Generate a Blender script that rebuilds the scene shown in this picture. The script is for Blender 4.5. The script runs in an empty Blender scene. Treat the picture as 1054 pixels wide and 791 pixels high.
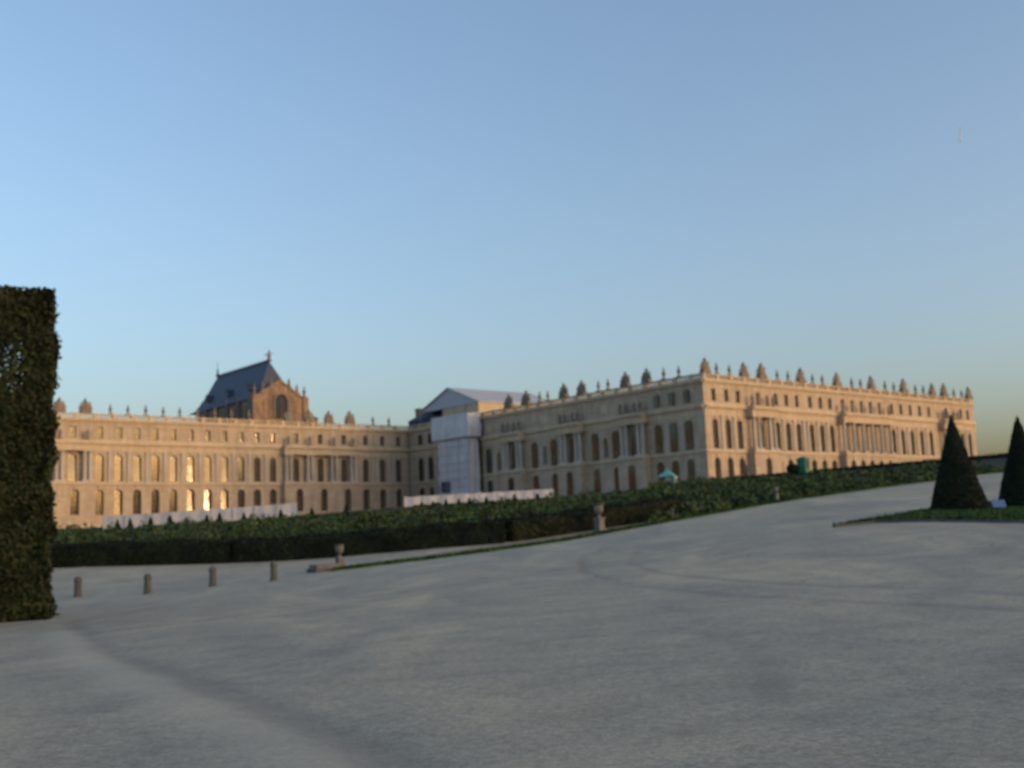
import bpy, bmesh, math, random
import numpy as np
from mathutils import Vector, Matrix
random.seed(7); rng = np.random.default_rng(7)
SC = bpy.context.scene; COL = SC.collection
R = math.radians

# ------------------------------------------------------------------ camera
YAW, PITCH, ROLL, F = 0.70345, 0.138491, 0.040581, 1150.0
EYE = Vector((0, 0, 1.6))
_r0 = Vector((math.cos(YAW), -math.sin(YAW), 0)); _f0 = Vector((math.sin(YAW), math.cos(YAW), 0)); _z = Vector((0, 0, 1))
_fw = math.cos(PITCH)*_f0 + math.sin(PITCH)*_z; _up = -math.sin(PITCH)*_f0 + math.cos(PITCH)*_z
_ri = math.cos(ROLL)*_r0 - math.sin(ROLL)*_up; _u2 = math.sin(ROLL)*_r0 + math.cos(ROLL)*_up
cd = bpy.data.cameras.new('camera'); cam = bpy.data.objects.new('camera', cd); COL.objects.link(cam); SC.camera = cam
cam.matrix_world = Matrix(((_ri.x, _u2.x, -_fw.x, EYE.x), (_ri.y, _u2.y, -_fw.y, EYE.y), (_ri.z, _u2.z, -_fw.z, EYE.z), (0, 0, 0, 1)))
cd.sensor_width = 36; cd.lens = 36*F/1054; cd.clip_start = .1; cd.clip_end = 30000
cd.dof.use_dof = True; cd.dof.focus_distance = 3.2; cd.dof.aperture_fstop = 3.8     # the snapshot is softly out of focus

# ------------------------------------------------------------------ world, sun, exposure
SUN_AZ = R(26.0)      # south of west
SUN_EL = R(3.7)
sd = Vector((math.sin(SUN_AZ)*math.cos(SUN_EL), -math.cos(SUN_AZ)*math.cos(SUN_EL), math.sin(SUN_EL)))   # towards the sun
w = bpy.data.worlds.new('World'); SC.world = w; w.use_nodes = True
nt = w.node_tree; nt.nodes.clear()
sky = nt.nodes.new('ShaderNodeTexSky'); sky.sky_type = 'NISHITA'; sky.sun_disc = False
sky.sun_elevation = SUN_EL; sky.sun_rotation = math.atan2(sd.x, sd.y); sky.air_density = 0.8; sky.dust_density = 5.0; sky.ozone_density = 1.6; sky.altitude = 150
bg = nt.nodes.new('ShaderNodeBackground'); bg.inputs['Strength'].default_value = .15
wo = nt.nodes.new('ShaderNodeOutputWorld')
tint = nt.nodes.new('ShaderNodeMixRGB'); tint.blend_type = 'MULTIPLY'; tint.inputs[0].default_value = 1; tint.inputs[2].default_value = (1.11,1.015,.99,1)     # the camera's white balance
nt.links.new(sky.outputs[0], tint.inputs[1]); nt.links.new(tint.outputs[0], bg.inputs[0]); nt.links.new(bg.outputs[0], wo.inputs[0])
sl = bpy.data.lights.new('sun', 'SUN'); sl.energy = 0.1; sl.angle = R(1.0); sl.color = (1, .53, .26)
so = bpy.data.objects.new('sun', sl); COL.objects.link(so); so.rotation_euler = (-sd).to_track_quat('-Z', 'Y').to_euler()
SC.view_settings.view_transform = 'Standard'; SC.view_settings.look = 'None'; SC.view_settings.gamma = 1
SC.view_settings.use_curve_mapping = False
SC.view_settings.exposure = 2.0

# ------------------------------------------------------------------ helpers
def ray(px, py):
    a = (float(px)-527)/F; b = (float(py)-395.5)/F
    return _fw + a*_ri - b*_u2
def at_depth(px, py, d):                    # point seen at a pixel of the photo, d metres ahead
    v = ray(px, py); return EYE + v*(d/(v.x*_f0.x + v.y*_f0.y))
def on_y(px, py, Y):
    v = ray(px, py); return EYE + v*(Y/v.y)
def on_x(px, py, X):
    v = ray(px, py); return EYE + v*(X/v.x)
ORD = ['first','second','third','fourth','fifth','sixth','seventh','eighth','ninth','tenth','eleventh','twelfth','thirteenth','fourteenth','fifteenth','sixteenth','seventeenth','eighteenth','nineteenth','twentieth','twenty-first','twenty-second','twenty-third','twenty-fourth']

def tag(o, label=None, cat=None, group=None, kind=None):
    if label: o['label'] = label
    if cat: o['category'] = cat
    if group: o['group'] = group
    if kind: o['kind'] = kind
    return o
def thing(name, loc, label, cat, group=None, rz=0):
    o = bpy.data.objects.new(name, None); COL.objects.link(o); o.location = loc; o.rotation_euler.z = rz; o.empty_display_size = .3
    return tag(o, label, cat, group)
def link(name, me, parent=None, loc=(0,0,0), rz=0, scale=None):
    o = bpy.data.objects.new(name, me); COL.objects.link(o); o.parent = parent; o.location = loc; o.rotation_euler.z = rz
    if scale: o.scale = scale
    return o

class MB:
    def __init__(s): s.v = []; s.f = []
    def add(s, vs, fs):
        n = len(s.v); s.v += [tuple(q) for q in vs]; s.f += [tuple(i+n for i in f) for f in fs]
    def box(s, x0, x1, y0, y1, z0, z1, T=None):
        vs = [(x,y,z) for z in (z0,z1) for y in (y0,y1) for x in (x0,x1)]
        if T: vs = [T(*q) for q in vs]
        s.add(vs, [(0,1,3,2),(4,6,7,5),(0,4,5,1),(2,3,7,6),(0,2,6,4),(1,5,7,3)])
    def quad(s, *p): s.add(p, [tuple(range(len(p)))])
    def lathe(s, prof, n=12, c=(0,0,0), sx=1, sy=1):
        vs = []
        for r, z in prof:
            for k in range(n):
                a = 2*math.pi*k/n; vs.append((c[0]+r*sx*math.cos(a), c[1]+r*sy*math.sin(a), c[2]+z))
        fs = [(i*n+k, i*n+(k+1)%n, (i+1)*n+(k+1)%n, (i+1)*n+k) for i in range(len(prof)-1) for k in range(n)]
        fs += [tuple(range(n))[::-1], tuple((len(prof)-1)*n+k for k in range(n))]
        s.add(vs, fs)
    def tube(s, p, q, r0, r1, n=6):
        p = Vector(p); q = Vector(q); d = (q-p).normalized(); a = d.orthogonal().normalized(); b = d.cross(a)
        vs = [p+(a*math.cos(t)+b*math.sin(t))*r0 for t in [2*math.pi*k/n for k in range(n)]]
        vs += [q+(a*math.cos(t)+b*math.sin(t))*r1 for t in [2*math.pi*k/n for k in range(n)]]
        s.add(vs, [(k,(k+1)%n,n+(k+1)%n,n+k) for k in range(n)] + [tuple(range(n))[::-1], tuple(range(n,2*n))])
    def ball(s, c, r, n=10, sx=1, sy=1, sz=1):
        prof = [(max(.001, r*math.sin(math.pi*i/6)), -r*sz*math.cos(math.pi*i/6)) for i in range(7)]
        s.lathe(prof, n, c, sx, sy)
    def mesh(s, name, mat, off=(0,0,0), smooth=False, recalc=True):
        me = bpy.data.meshes.new(name)
        o = Vector(off)
        me.from_pydata([tuple(Vector(q)-o) for q in s.v], [], s.f)
        if recalc:
            bm = bmesh.new(); bm.from_mesh(me); bmesh.ops.recalc_face_normals(bm, faces=bm.faces); bm.to_mesh(me); bm.free()
        if smooth: me.polygons.foreach_set('use_smooth', [True]*len(me.polygons))
        me.materials.append(mat); me.update(); return me
    def build(s, name, mat, parent=None, smooth=False, recalc=True, loc=None):
        off = parent.location if parent else (loc or (0,0,0))
        o = link(name, s.mesh(name, mat, off, smooth, recalc), parent)
        if not parent and loc: o.location = loc
        return o

# ------------------------------------------------------------------ materials
def newmat(name):
    m = bpy.data.materials.new(name); m.use_nodes = True; n = m.node_tree
    return m, n, n.nodes['Principled BSDF']
def ramp(n, src, stops):
    r = n.nodes.new('ShaderNodeValToRGB'); e = r.color_ramp.elements
    e[0].position, e[0].color = stops[0][0], (*stops[0][1], 1); e[1].position, e[1].color = stops[-1][0], (*stops[-1][1], 1)
    for p, c in stops[1:-1]:
        x = e.new(p); x.color = (*c, 1)
    n.links.new(src, r.inputs[0]); return r.outputs[0]
def coords(n, which='Object'): return n.nodes.new('ShaderNodeTexCoord').outputs[which]
def position(n): return n.nodes.new('ShaderNodeNewGeometry').outputs['Position']
def noise(n, vec, scale, detail=6, rough=.6, dist=0):
    t = n.nodes.new('ShaderNodeTexNoise'); t.inputs['Scale'].default_value = scale; t.inputs['Detail'].default_value = detail
    t.inputs['Roughness'].default_value = rough; t.inputs['Distortion'].default_value = dist; n.links.new(vec, t.inputs['Vector']); return t.outputs['Fac']
def mapping(n, vec, scale=(1,1,1), rot=(0,0,0)):
    m = n.nodes.new('ShaderNodeMapping'); m.inputs['Scale'].default_value = scale; m.inputs['Rotation'].default_value = rot; n.links.new(vec, m.inputs['Vector']); return m.outputs[0]
def mix(n, fac, a, b, mode='MIX'):
    x = n.nodes.new('ShaderNodeMixRGB'); x.blend_type = mode
    for i, v in ((0, fac), (1, a), (2, b)):
        if isinstance(v, (int, float)): x.inputs[i].default_value = v
        elif isinstance(v, tuple): x.inputs[i].default_value = (*v, 1)
        else: n.links.new(v, x.inputs[i])
    return x.outputs[0]
def bump(n, p, h, strength, dist=.05):
    b = n.nodes.new('ShaderNodeBump'); b.inputs['Strength'].default_value = strength; b.inputs['Distance'].default_value = dist
    n.links.new(h, b.inputs['Height']); n.links.new(b.outputs[0], p.inputs['Normal'])
def stone(name, base, dark, scale=.35, streak=.35, courses=True, rough=.85):
    m, n, p = newmat(name); g = position(n)
    a = noise(n, g, scale, 8, .65); c = ramp(n, a, [(.3, dark), (.7, base)])
    s = noise(n, mapping(n, g, (1.2, 1.2, .12)), 1.0, 5, .6)
    c = mix(n, streak, c, ramp(n, s, [(.35, tuple(x*.5 for x in base)), (.62, (1,1,1))]), 'MULTIPLY')
    if courses:
        sep = n.nodes.new('ShaderNodeSeparateXYZ'); n.links.new(g, sep.inputs[0])
        ad = n.nodes.new('ShaderNodeMath'); ad.operation = 'ADD'; n.links.new(sep.outputs[0], ad.inputs[0]); n.links.new(sep.outputs[1], ad.inputs[1])
        cb = n.nodes.new('ShaderNodeCombineXYZ'); n.links.new(ad.outputs[0], cb.inputs[0]); n.links.new(sep.outputs[2], cb.inputs[1])
        b = n.nodes.new('ShaderNodeTexBrick'); b.inputs['Scale'].default_value = 1; b.inputs['Brick Width'].default_value = 1.5; b.inputs['Row Height'].default_value = .55
        b.inputs['Mortar Size'].default_value = .025; b.inputs['Color1'].default_value = (1,1,1,1); b.inputs['Color2'].default_value = (.82,.8,.78,1); b.inputs['Mortar'].default_value = (.45,.42,.38,1)
        n.links.new(cb.outputs[0], b.inputs['Vector']); c = mix(n, .8, c, b.outputs['Color'], 'MULTIPLY')
    n.links.new(c, p.inputs['Base Color']); p.inputs['Roughness'].default_value = rough
    bump(n, p, noise(n, g, 3, 5), .3); return m
def plain(name, col, rough=.6, var=.25, scale=2.0, metal=0):
    m, n, p = newmat(name); a = noise(n, coords(n), scale, 5)
    n.links.new(ramp(n, a, [(.3, tuple(x*(1-var) for x in col)), (.7, tuple(min(1, x*(1+var)) for x in col))]), p.inputs['Base Color'])
    p.inputs['Roughness'].default_value = rough; p.inputs['Metallic'].default_value = metal; return m
def foliage(name, cols, scale=.8, rough=.7):
    m, n, p = newmat(name); g = n.nodes.new('ShaderNodeNewGeometry')
    c1 = ramp(n, g.outputs['Random Per Island'], [(i/(len(cols)-1), c) for i, c in enumerate(cols)])
    a = noise(n, g.outputs['Position'], scale, 4)
    c = mix(n, .8, c1, ramp(n, a, [(.32, (.42,.45,.45)), (.52, (1,1,.95)), (.68, (1.6,1.6,1.2))]), 'MULTIPLY')
    n.links.new(c, p.inputs['Base Color']); p.inputs['Roughness'].default_value = rough; p.inputs['Specular IOR Level'].default_value = .25; return m

M = {}
M['stone'] = stone('limestone', (.51,.425,.32), (.42,.35,.26), streak=.3)
M['trim'] = stone('carved_limestone', (.55,.46,.335), (.44,.36,.26), streak=.25, courses=False)
M['statue'] = stone('weathered_stone', (.27,.235,.19), (.15,.135,.115), scale=1.2, courses=False)
M['pale'] = stone('pale_stone', (.22,.21,.19), (.14,.135,.12), scale=2, courses=False)
M['post'] = stone('dark_post_stone', (.14,.135,.125), (.085,.083,.078), scale=3, courses=False)
M['slate'] = plain('slate', (.034,.048,.078), .6, .35, .9)
M['lead'] = plain('lead_sheet', (.13,.15,.17), .5, .2, .5)
M['glass'], _n, _p = newmat('old_window_glass')
_p.inputs['Base Color'].default_value = (.03,.025,.02,1); _p.inputs['Roughness'].default_value = .06; _p.inputs['IOR'].default_value = 1.58
bump(_n, _p, noise(_n, position(_n), 2.3, 2), .2, .05)
M['frame'] = plain('painted_wood', (.2,.16,.115), .6, .15)
M['chapel'] = stone('chapel_stone', (.42,.3,.2), (.2,.14,.1), scale=.7, streak=.5)
M['leaded'] = plain('leaded_glass', (.03,.035,.045), .6, .3); M['leaded'].node_tree.nodes['Principled BSDF'].inputs['Specular IOR Level'].default_value = .15
M['sheeting'] = None
def sheeting():
    m, n, p = newmat('scaffold_sheeting'); g = position(n)
    a = noise(n, mapping(n, g, (.8,.8,.1)), 1.0, 4); b = noise(n, g, .35, 4)
    c = mix(n, .5, ramp(n, a, [(.3, (.37,.4,.43)), (.7, (.56,.6,.63))]), ramp(n, b, [(.3, (.42,.45,.48)), (.7, (.62,.65,.68))]))
    n.links.new(c, p.inputs['Base Color']); p.inputs['Roughness'].default_value = .6; bump(n, p, a, .6, .3); return m
M['sheeting'] = sheeting()
M['white'] = plain('white_tarpaulin', (.55,.55,.57), .6, .1, .6)
M['zinc'] = plain('pale_temporary_roofing', (.35,.39,.43), .55, .12, .3)
M['steel'] = plain('scaffold_steel', (.25,.26,.27), .5, .2)
M['teal'] = plain('turquoise_canvas', (.08,.36,.33), .7, .15)
M['green'] = plain('green_painted_board', (.012,.16,.085), .5, .2)
M['dkgreen'] = plain('dark_green_metal', (.015,.03,.028), .5, .3)
M['blue'] = plain('pale_blue_enamel', (.09,.18,.33), .4, .1)
M['bark'] = plain('bark', (.05,.04,.03), .9, .3, 6)
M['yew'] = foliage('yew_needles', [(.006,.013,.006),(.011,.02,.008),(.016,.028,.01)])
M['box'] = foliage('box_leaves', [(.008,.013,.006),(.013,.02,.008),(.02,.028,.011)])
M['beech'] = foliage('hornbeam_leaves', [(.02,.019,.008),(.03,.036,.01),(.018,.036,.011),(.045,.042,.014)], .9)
M['shrub'] = foliage('shrub_leaves', [(.025,.05,.018),(.042,.078,.022),(.07,.105,.026),(.055,.075,.05)], .28)
M['grass'] = foliage('grass_blades', [(.02,.06,.015),(.035,.085,.02),(.05,.095,.025)], .6)
M['wood'] = foliage('woodland_leaves', [(.03,.05,.015),(.05,.075,.02)], .1)

# ------------------------------------------------------------------ terrain
ZB = 17.42                                    # level of the first-floor band of the palace
X0, YC, YV = 171.25, 143.35, 246.8            # north front, west front, wing front
TERR = ZB-8.5                                 # palace terrace
ctrl = []
def C(px, py, d): ctrl.append(tuple(at_depth(px, py, d)))
def Cw(r, d, z): q = r*_r0 + d*_f0; ctrl.append((q.x, q.y, z))
for r, d, z in ((0,0,0),(-10,8,-.1),(10,8,.15),(0,8,0),(-6,25,-.1),(6,30,.35),(20,22,.75),(-25,10,-.3),(30,10,.7),(-30,36,-.4),(0,-30,-.2),(40,-20,.8)): Cw(r, d, z)
C(57,637,36); C(0,640,37)
for px, py in ((80,614.5),(152,611.5),(219,603.5),(282,598)): C(px, py, 51)
for px, py in ((60,585),(200,581),(330,575),(430,565.5),(500,560),(540,557),(640,547)): C(px, py, 68)
YB = 48.0
for px, py in ((345,588),(460,574),(580,558),(700,536),(800,518),(880,506.5),(960,496),(1010,489)): ctrl.append(tuple(on_y(px, py, YB)))
C(855,543,45); C(988,526,50); C(1054,529,49); C(1040,488.5,84)
for px, py, d in ((60,556,112),(330,541,112),(540,524,112),(690,512,112),(110,546,150),(305,531,150),(430,521,150),(570,512,150),(660,505,152)): C(px, py, d)
for x, y, z in ((134,62,6.3),(134,90,6.4),(134,120,6.6),(60,243,7.6),(110,243,7.8),(165,243,8.2),(165,180,8.2),(20,240,7.0),(-60,60,-1.2),(-60,200,3),(150,-60,5.5),(60,-80,1),(-60,-80,-1),(230,0,7.5),(300,-80,7.5)): ctrl.append((x,y,z))
CA = np.array(ctrl)
def _phi(r): return np.where(r > 0, r*r*np.log(np.maximum(r, 1e-9)), 0)
def _fit():
    P = CA[:, :2]/50; n = len(P); K = _phi(np.linalg.norm(P[:,None]-P[None], axis=2)) + np.eye(n)*2e-3
    Q = np.c_[np.ones(n), P]; A = np.block([[K, Q],[Q.T, np.zeros((3,3))]])
    return P, np.linalg.solve(A, np.r_[CA[:,2], 0,0,0])
_P, _W = _fit()
def gz(x, y):
    x = np.clip(np.asarray(x, float), -60, 300); y = np.clip(np.asarray(y, float), -80, 243)
    q = np.stack([x, y], -1)/50; sh = q.shape[:-1]; q = q.reshape(-1, 2); out = np.empty(len(q))
    for i in range(0, len(q), 20000):
        b = q[i:i+20000]; out[i:i+20000] = _phi(np.linalg.norm(b[:,None]-_P[None], axis=2)) @ _W[:-3] + _W[-3] + b @ _W[-2:]
    return out.reshape(sh)
def g1(x, y): return float(gz(x, y))
def hit(px, py):                               # pixel -> ground point
    v = ray(px, py); t0, t1 = 2.0, None; t = 2.0
    while t < 600:
        q = EYE+v*t
        if q.z < g1(q.x, q.y): t1 = t; break
        t0 = t; t *= 1.03
    if t1 is None: return None
    for _ in range(25):
        t = (t0+t1)/2; q = EYE+v*t
        if q.z < g1(q.x, q.y): t1 = t
        else: t0 = t
    return EYE+v*t
def polydist(X, Y, pts):
    D = np.full(X.shape, 1e9)
    for a, b in zip(pts[:-1], pts[1:]):
        d = np.array([b[0]-a[0], b[1]-a[1]]); L = d@d
        t = np.clip(((X-a[0])*d[0]+(Y-a[1])*d[1])/L, 0, 1)
        D = np.minimum(D, np.hypot(X-a[0]-t*d[0], Y-a[1]-t*d[1]))
    return D
def hits(pp): return [(q.x, q.y) for q in (hit(*p) for p in pp) if q]
def axis(segs):
    out = [segs[0][0]]
    for a, b, st in segs: out += list(np.linspace(a, b, max(2, int(round((b-a)/st))+1))[1:])
    return np.array(out)
ax = axis([(-4000,-400,600),(-400,-60,40),(-60,-8,3),(-8,45,.22),(45,110,.8),(110,300,4),(300,800,60),(800,4500,600)])
ay = axis([(-4000,-400,600),(-400,-80,40),(-80,-6,3),(-6,54,.22),(54,100,.8),(100,250,4),(250,800,60),(800,5000,600)])
GX, GY = np.meshgrid(ax, ay, indexing='ij'); GZ = gz(GX, GY)
def vnoise(x, y, s, seed):
    r = np.random.default_rng(seed); o = np.zeros_like(x)
    for k in range(7):
        a = r.uniform(0, 6.28); f = s*r.uniform(.5, 1.8); o += np.sin((x*np.cos(a)+y*np.sin(a))*f + r.uniform(0, 6.28))
    return o/7
rut = hits([(72,640),(105,668),(165,690),(230,712),(300,738),(370,768),(420,800)])
tracks = [hits(p) for p in (
    [(1054,612),(960,606),(860,604),(760,598),(680,590),(648,580),(655,568),(700,557),(780,549)],
    [(1054,628),(950,622),(850,618),(740,612),(650,602),(600,588),(598,574),(640,560),(720,549)],
    [(540,662),(600,655),(660,650),(720,652),(765,665),(790,690),(795,720)],
    [(200,640),(330,620),(480,602),(620,580),(760,556),(870,535)],
    [(260,690),(350,668),(440,654),(560,642),(700,628)],
    [(420,700),(520,690),(640,684),(740,682),(800,700)],
    [(820,745),(900,720),(1000,700),(1054,690)])]
dr = polydist(GX, GY, rut) + .16*vnoise(GX, GY, 2.5, 3)
wear = np.zeros_like(GX)
near = (np.abs(GX-18) < 60) & (np.abs(GY-25) < 60)
for i, t in enumerate(tracks):
    d = polydist(GX, GY, t)+.12*vnoise(GX, GY, 1.8, 20+i)
    wear = np.maximum(wear, np.exp(-(d/.2)**2)*(.95 if i < 2 else .6)*(.6+.4*vnoise(GX, GY, .7, 40+i)))
damp = .75*np.exp(-((dr-.1)/.17)**2)*(.75+.25*vnoise(GX, GY, 1.3, 77))
rut2 = hits([(60,650),(88,678),(143,706),(200,730),(262,758),(325,789)])
lip = np.exp(-((polydist(GX,GY,rut2)+.16*vnoise(GX,GY,2.0,9))/.45)**2)*.8
GZ = GZ + near*(-.055*damp - .03*wear + .022*vnoise(GX, GY, .9, 5) + .012*vnoise(GX, GY, 3.5, 6))
nx, ny = GX.shape
idx = np.arange(nx*ny).reshape(nx, ny)
fc = np.stack([idx[:-1,:-1], idx[1:,:-1], idx[1:,1:], idx[:-1,1:]], -1).reshape(-1, 4)
gm = bpy.data.meshes.new('gravel_ground'); gm.from_pydata(np.stack([GX,GY,GZ],-1).reshape(-1,3).tolist(), [], fc.tolist())
gm.polygons.foreach_set('use_smooth', [True]*len(gm.polygons))
DEP = GX*_f0.x+GY*_f0.y; LAT = GX*_r0.x+GY*_r0.y; PXG = 527+F*LAT/np.maximum(DEP, 1)
soil = ((GY > YB+.8) & (DEP > 68.6) & (DEP < 190) & (GX > 12) & (GX < 134) & (GY < 200)).astype(float)
for nm, arr in (('damp', damp*near), ('wear', wear*near), ('lip', lip*near), ('soil', soil)):
    at = gm.attributes.new(nm, 'FLOAT', 'POINT'); at.data.foreach_set('value', arr.reshape(-1).astype(np.float32))
def gravel():
    m, n, p = newmat('pale_gravel'); g = position(n)
    big = noise(n, mapping(n, mapping(n, g, (1,1,1), (0,0,YAW)), (.24,.1,.2)), 1.0, 7, .62, 1.0); mid = noise(n, mapping(n, g, (1,1,1)), .9, 8, .7); fine = noise(n, g, 9, 8, .75); sp = noise(n, g, 30, 4, .8)
    str_ = noise(n, mapping(n, g, (.12,1.0,1), (0,0,R(-28))), 1.0, 7, .65, .5)
    c = ramp(n, big, [(.36, (.315,.305,.25)), (.48, (.365,.35,.275)), (.56, (.4,.375,.285)), (.66, (.475,.44,.315))])
    c = mix(n, .55, c, ramp(n, mid, [(.3, (.72,.72,.72)), (.5, (1,1,1)), (.7, (1.2,1.18,1.14))]), 'MULTIPLY')
    c = mix(n, .28, c, ramp(n, str_, [(.34, (.74,.74,.74)), (.52, (1,1,1)), (.68, (1.12,1.12,1.1))]), 'MULTIPLY')
    c = mix(n, .75, c, ramp(n, fine, [(.3, (.6,.6,.6)), (.5, (1,1,1)), (.7, (1.35,1.33,1.3))]), 'MULTIPLY')
    c = mix(n, .6, c, ramp(n, sp, [(.3, (.45,.45,.45)), (.55, (1,1,1)), (.72, (1.6,1.6,1.6))]), 'MULTIPLY')
    for nm, colr, k in (('damp', (.17,.165,.145), .8), ('wear', (.19,.185,.165), .8), ('lip', (.5,.475,.37), .6)):
        a = n.nodes.new('ShaderNodeAttribute'); a.attribute_name = nm
        ml = n.nodes.new('ShaderNodeMath'); ml.operation = 'MULTIPLY'; n.links.new(a.outputs['Fac'], ml.inputs[0]); ml.inputs[1].default_value = k
        c = mix(n, ml.outputs[0], c, colr)
    a = n.nodes.new('ShaderNodeAttribute'); a.attribute_name = 'soil'
    c = mix(n, a.outputs['Fac'], c, ramp(n, mid, [(.35, (.03,.034,.018)), (.65, (.055,.05,.035))]))
    n.links.new(c, p.inputs['Base Color']); p.inputs['Roughness'].default_value = .95; p.inputs['Specular IOR Level'].default_value = .2
    h = n.nodes.new('ShaderNodeMath'); h.operation = 'ADD'; n.links.new(fine, h.inputs[0]); n.links.new(mid, h.inputs[1])
    bump(n, p, h.outputs[0], .5, .06); return m
M['gravel'] = gravel(); gm.materials.append(M['gravel'])
tag(link('ground', gm), kind='structure')

def ribbon(pts, w0, w1, lift, thick, name, mat, step=.6, kind='structure'):   # a low strip laid on the ground along a polyline (offsets w0..w1 to its left)
    P = []
    for a, b in zip(pts[:-1], pts[1:]):
        a = Vector(a); b = Vector(b); k = max(1, int((b-a).length/step))
        P += [a.lerp(b, i/k) for i in range(k)]
    P.append(Vector(pts[-1])); mb = MB(); vs = []
    for i, q in enumerate(P):
        t = (P[min(i+1, len(P)-1)]-P[max(i-1, 0)]).normalized(); nrm = Vector((-t.y, t.x))
        a = q+nrm*w0; b = q+nrm*w1
        vs += [(a.x,a.y,g1(a.x,a.y)-.05), (a.x,a.y,g1(a.x,a.y)+lift+thick), (b.x,b.y,g1(b.x,b.y)+lift+thick), (b.x,b.y,g1(b.x,b.y)-.05)]
    fs = [(4*i+k, 4*i+k+1, 4*i+5+k, 4*i+4+k) for i in range(len(P)-1) for k in range(3)] + [(0,1,2,3), tuple(4*(len(P)-1)+k for k in (3,2,1,0))]
    mb.add(vs, fs); o = mb.build(name, mat)
    return tag(o, kind=kind), P

def leaf_mesh(name, pts, nrm, size, mat, spread=.6, aspect=1.6):
    """pts, nrm: (n,3); one small leaf (two triangles folded) at every point"""
    n = len(pts); d = nrm + rng.normal(0, spread, (n,3)); d /= np.linalg.norm(d, axis=1)[:,None]+1e-9
    t = np.cross(d, rng.normal(0,1,(n,3))); t /= np.linalg.norm(t, axis=1)[:,None]+1e-9; b = np.cross(d, t)
    s = size*rng.uniform(.6, 1.4, (n,1))
    v = np.stack([pts-t*s*aspect/2, pts+b*s/2+d*s*.12, pts+t*s*aspect/2, pts-b*s/2+d*s*.12], 1).reshape(-1,3)
    f = np.arange(4*n).reshape(n,4)
    me = bpy.data.meshes.new(name); me.vertices.add(4*n); me.vertices.foreach_set('co', v.reshape(-1))
    me.loops.add(4*n); me.loops.foreach_set('vertex_index', f.reshape(-1)); me.polygons.add(n); me.polygons.foreach_set('loop_start', np.arange(0,4*n,4)); me.polygons.foreach_set('loop_total', np.full(n,4))
    me.update(calc_edges=True); me.materials.append(mat); return me

def grass_on(poly, n, name):                    # blades over a polygon (ear test)
    P = np.array(poly); lo, hi = P.min(0), P.max(0); out = []
    q = rng.uniform(lo, hi, (n*3, 2)); ins = np.zeros(len(q), bool); j = len(P)-1
    for i in range(len(P)):
        c = ((P[i,1] > q[:,1]) != (P[j,1] > q[:,1])) & (q[:,0] < (P[j,0]-P[i,0])*(q[:,1]-P[i,1])/(P[j,1]-P[i,1]+1e-12)+P[i,0]); ins ^= c; j = i
    q = q[ins][:n]; z = gz(q[:,0], q[:,1])
    pts = np.c_[q, z+.09+rng.uniform(-.03,.05,len(q))]
    return leaf_mesh(name, pts, np.tile([0,0,.25],(len(q),1)), .09, M['grass'], 1.0, 2.2)

# ------------------------------------------------------------------ palace
def frame_T(ox, oy, u, n):                     # facade space (along, out, up) -> world
    return lambda a, b, z: (ox+u[0]*a+n[0]*b, oy+u[1]*a+n[1]*b, z)
def arc(cu, w, zt, seg=8):
    r = w/2; return [(cu-r*math.cos(math.pi*k/seg), zt-r+r*math.sin(math.pi*k/seg)) for k in range(seg+1)]
def panel(mb, T, u0, u1, z0, z1, cu=None, w=0, zb=0, zt=0, arched=True, out=0, deep=.55):
    P = lambda a, z, b=out: T(a, b, z)
    if cu is None: mb.quad(P(u0,z0),P(u1,z0),P(u1,z1),P(u0,z1)); return
    l, r = cu-w/2, cu+w/2
    mb.quad(P(u0,z0),P(l,z0),P(l,z1),P(u0,z1)); mb.quad(P(r,z0),P(u1,z0),P(u1,z1),P(r,z1)); mb.quad(P(l,z0),P(r,z0),P(r,zb),P(l,zb))
    top = arc(cu, w, zt) if arched else [(l,zt),(r,zt)]
    for a, b in zip(top[:-1], top[1:]): mb.quad(P(a[0],a[1]),P(b[0],b[1]),P(b[0],z1),P(a[0],z1))
    loop = [(l,zb)]+top+[(r,zb)]
    for a, b in zip(loop, loop[1:]+loop[:1]): mb.quad(P(a[0],a[1]),P(b[0],b[1]),P(b[0],b[1],out-deep),P(a[0],a[1],out-deep))
M['column'] = stone('column_marble', (.5,.47,.42), (.4,.37,.33), courses=False)
_wcache = {}
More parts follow.
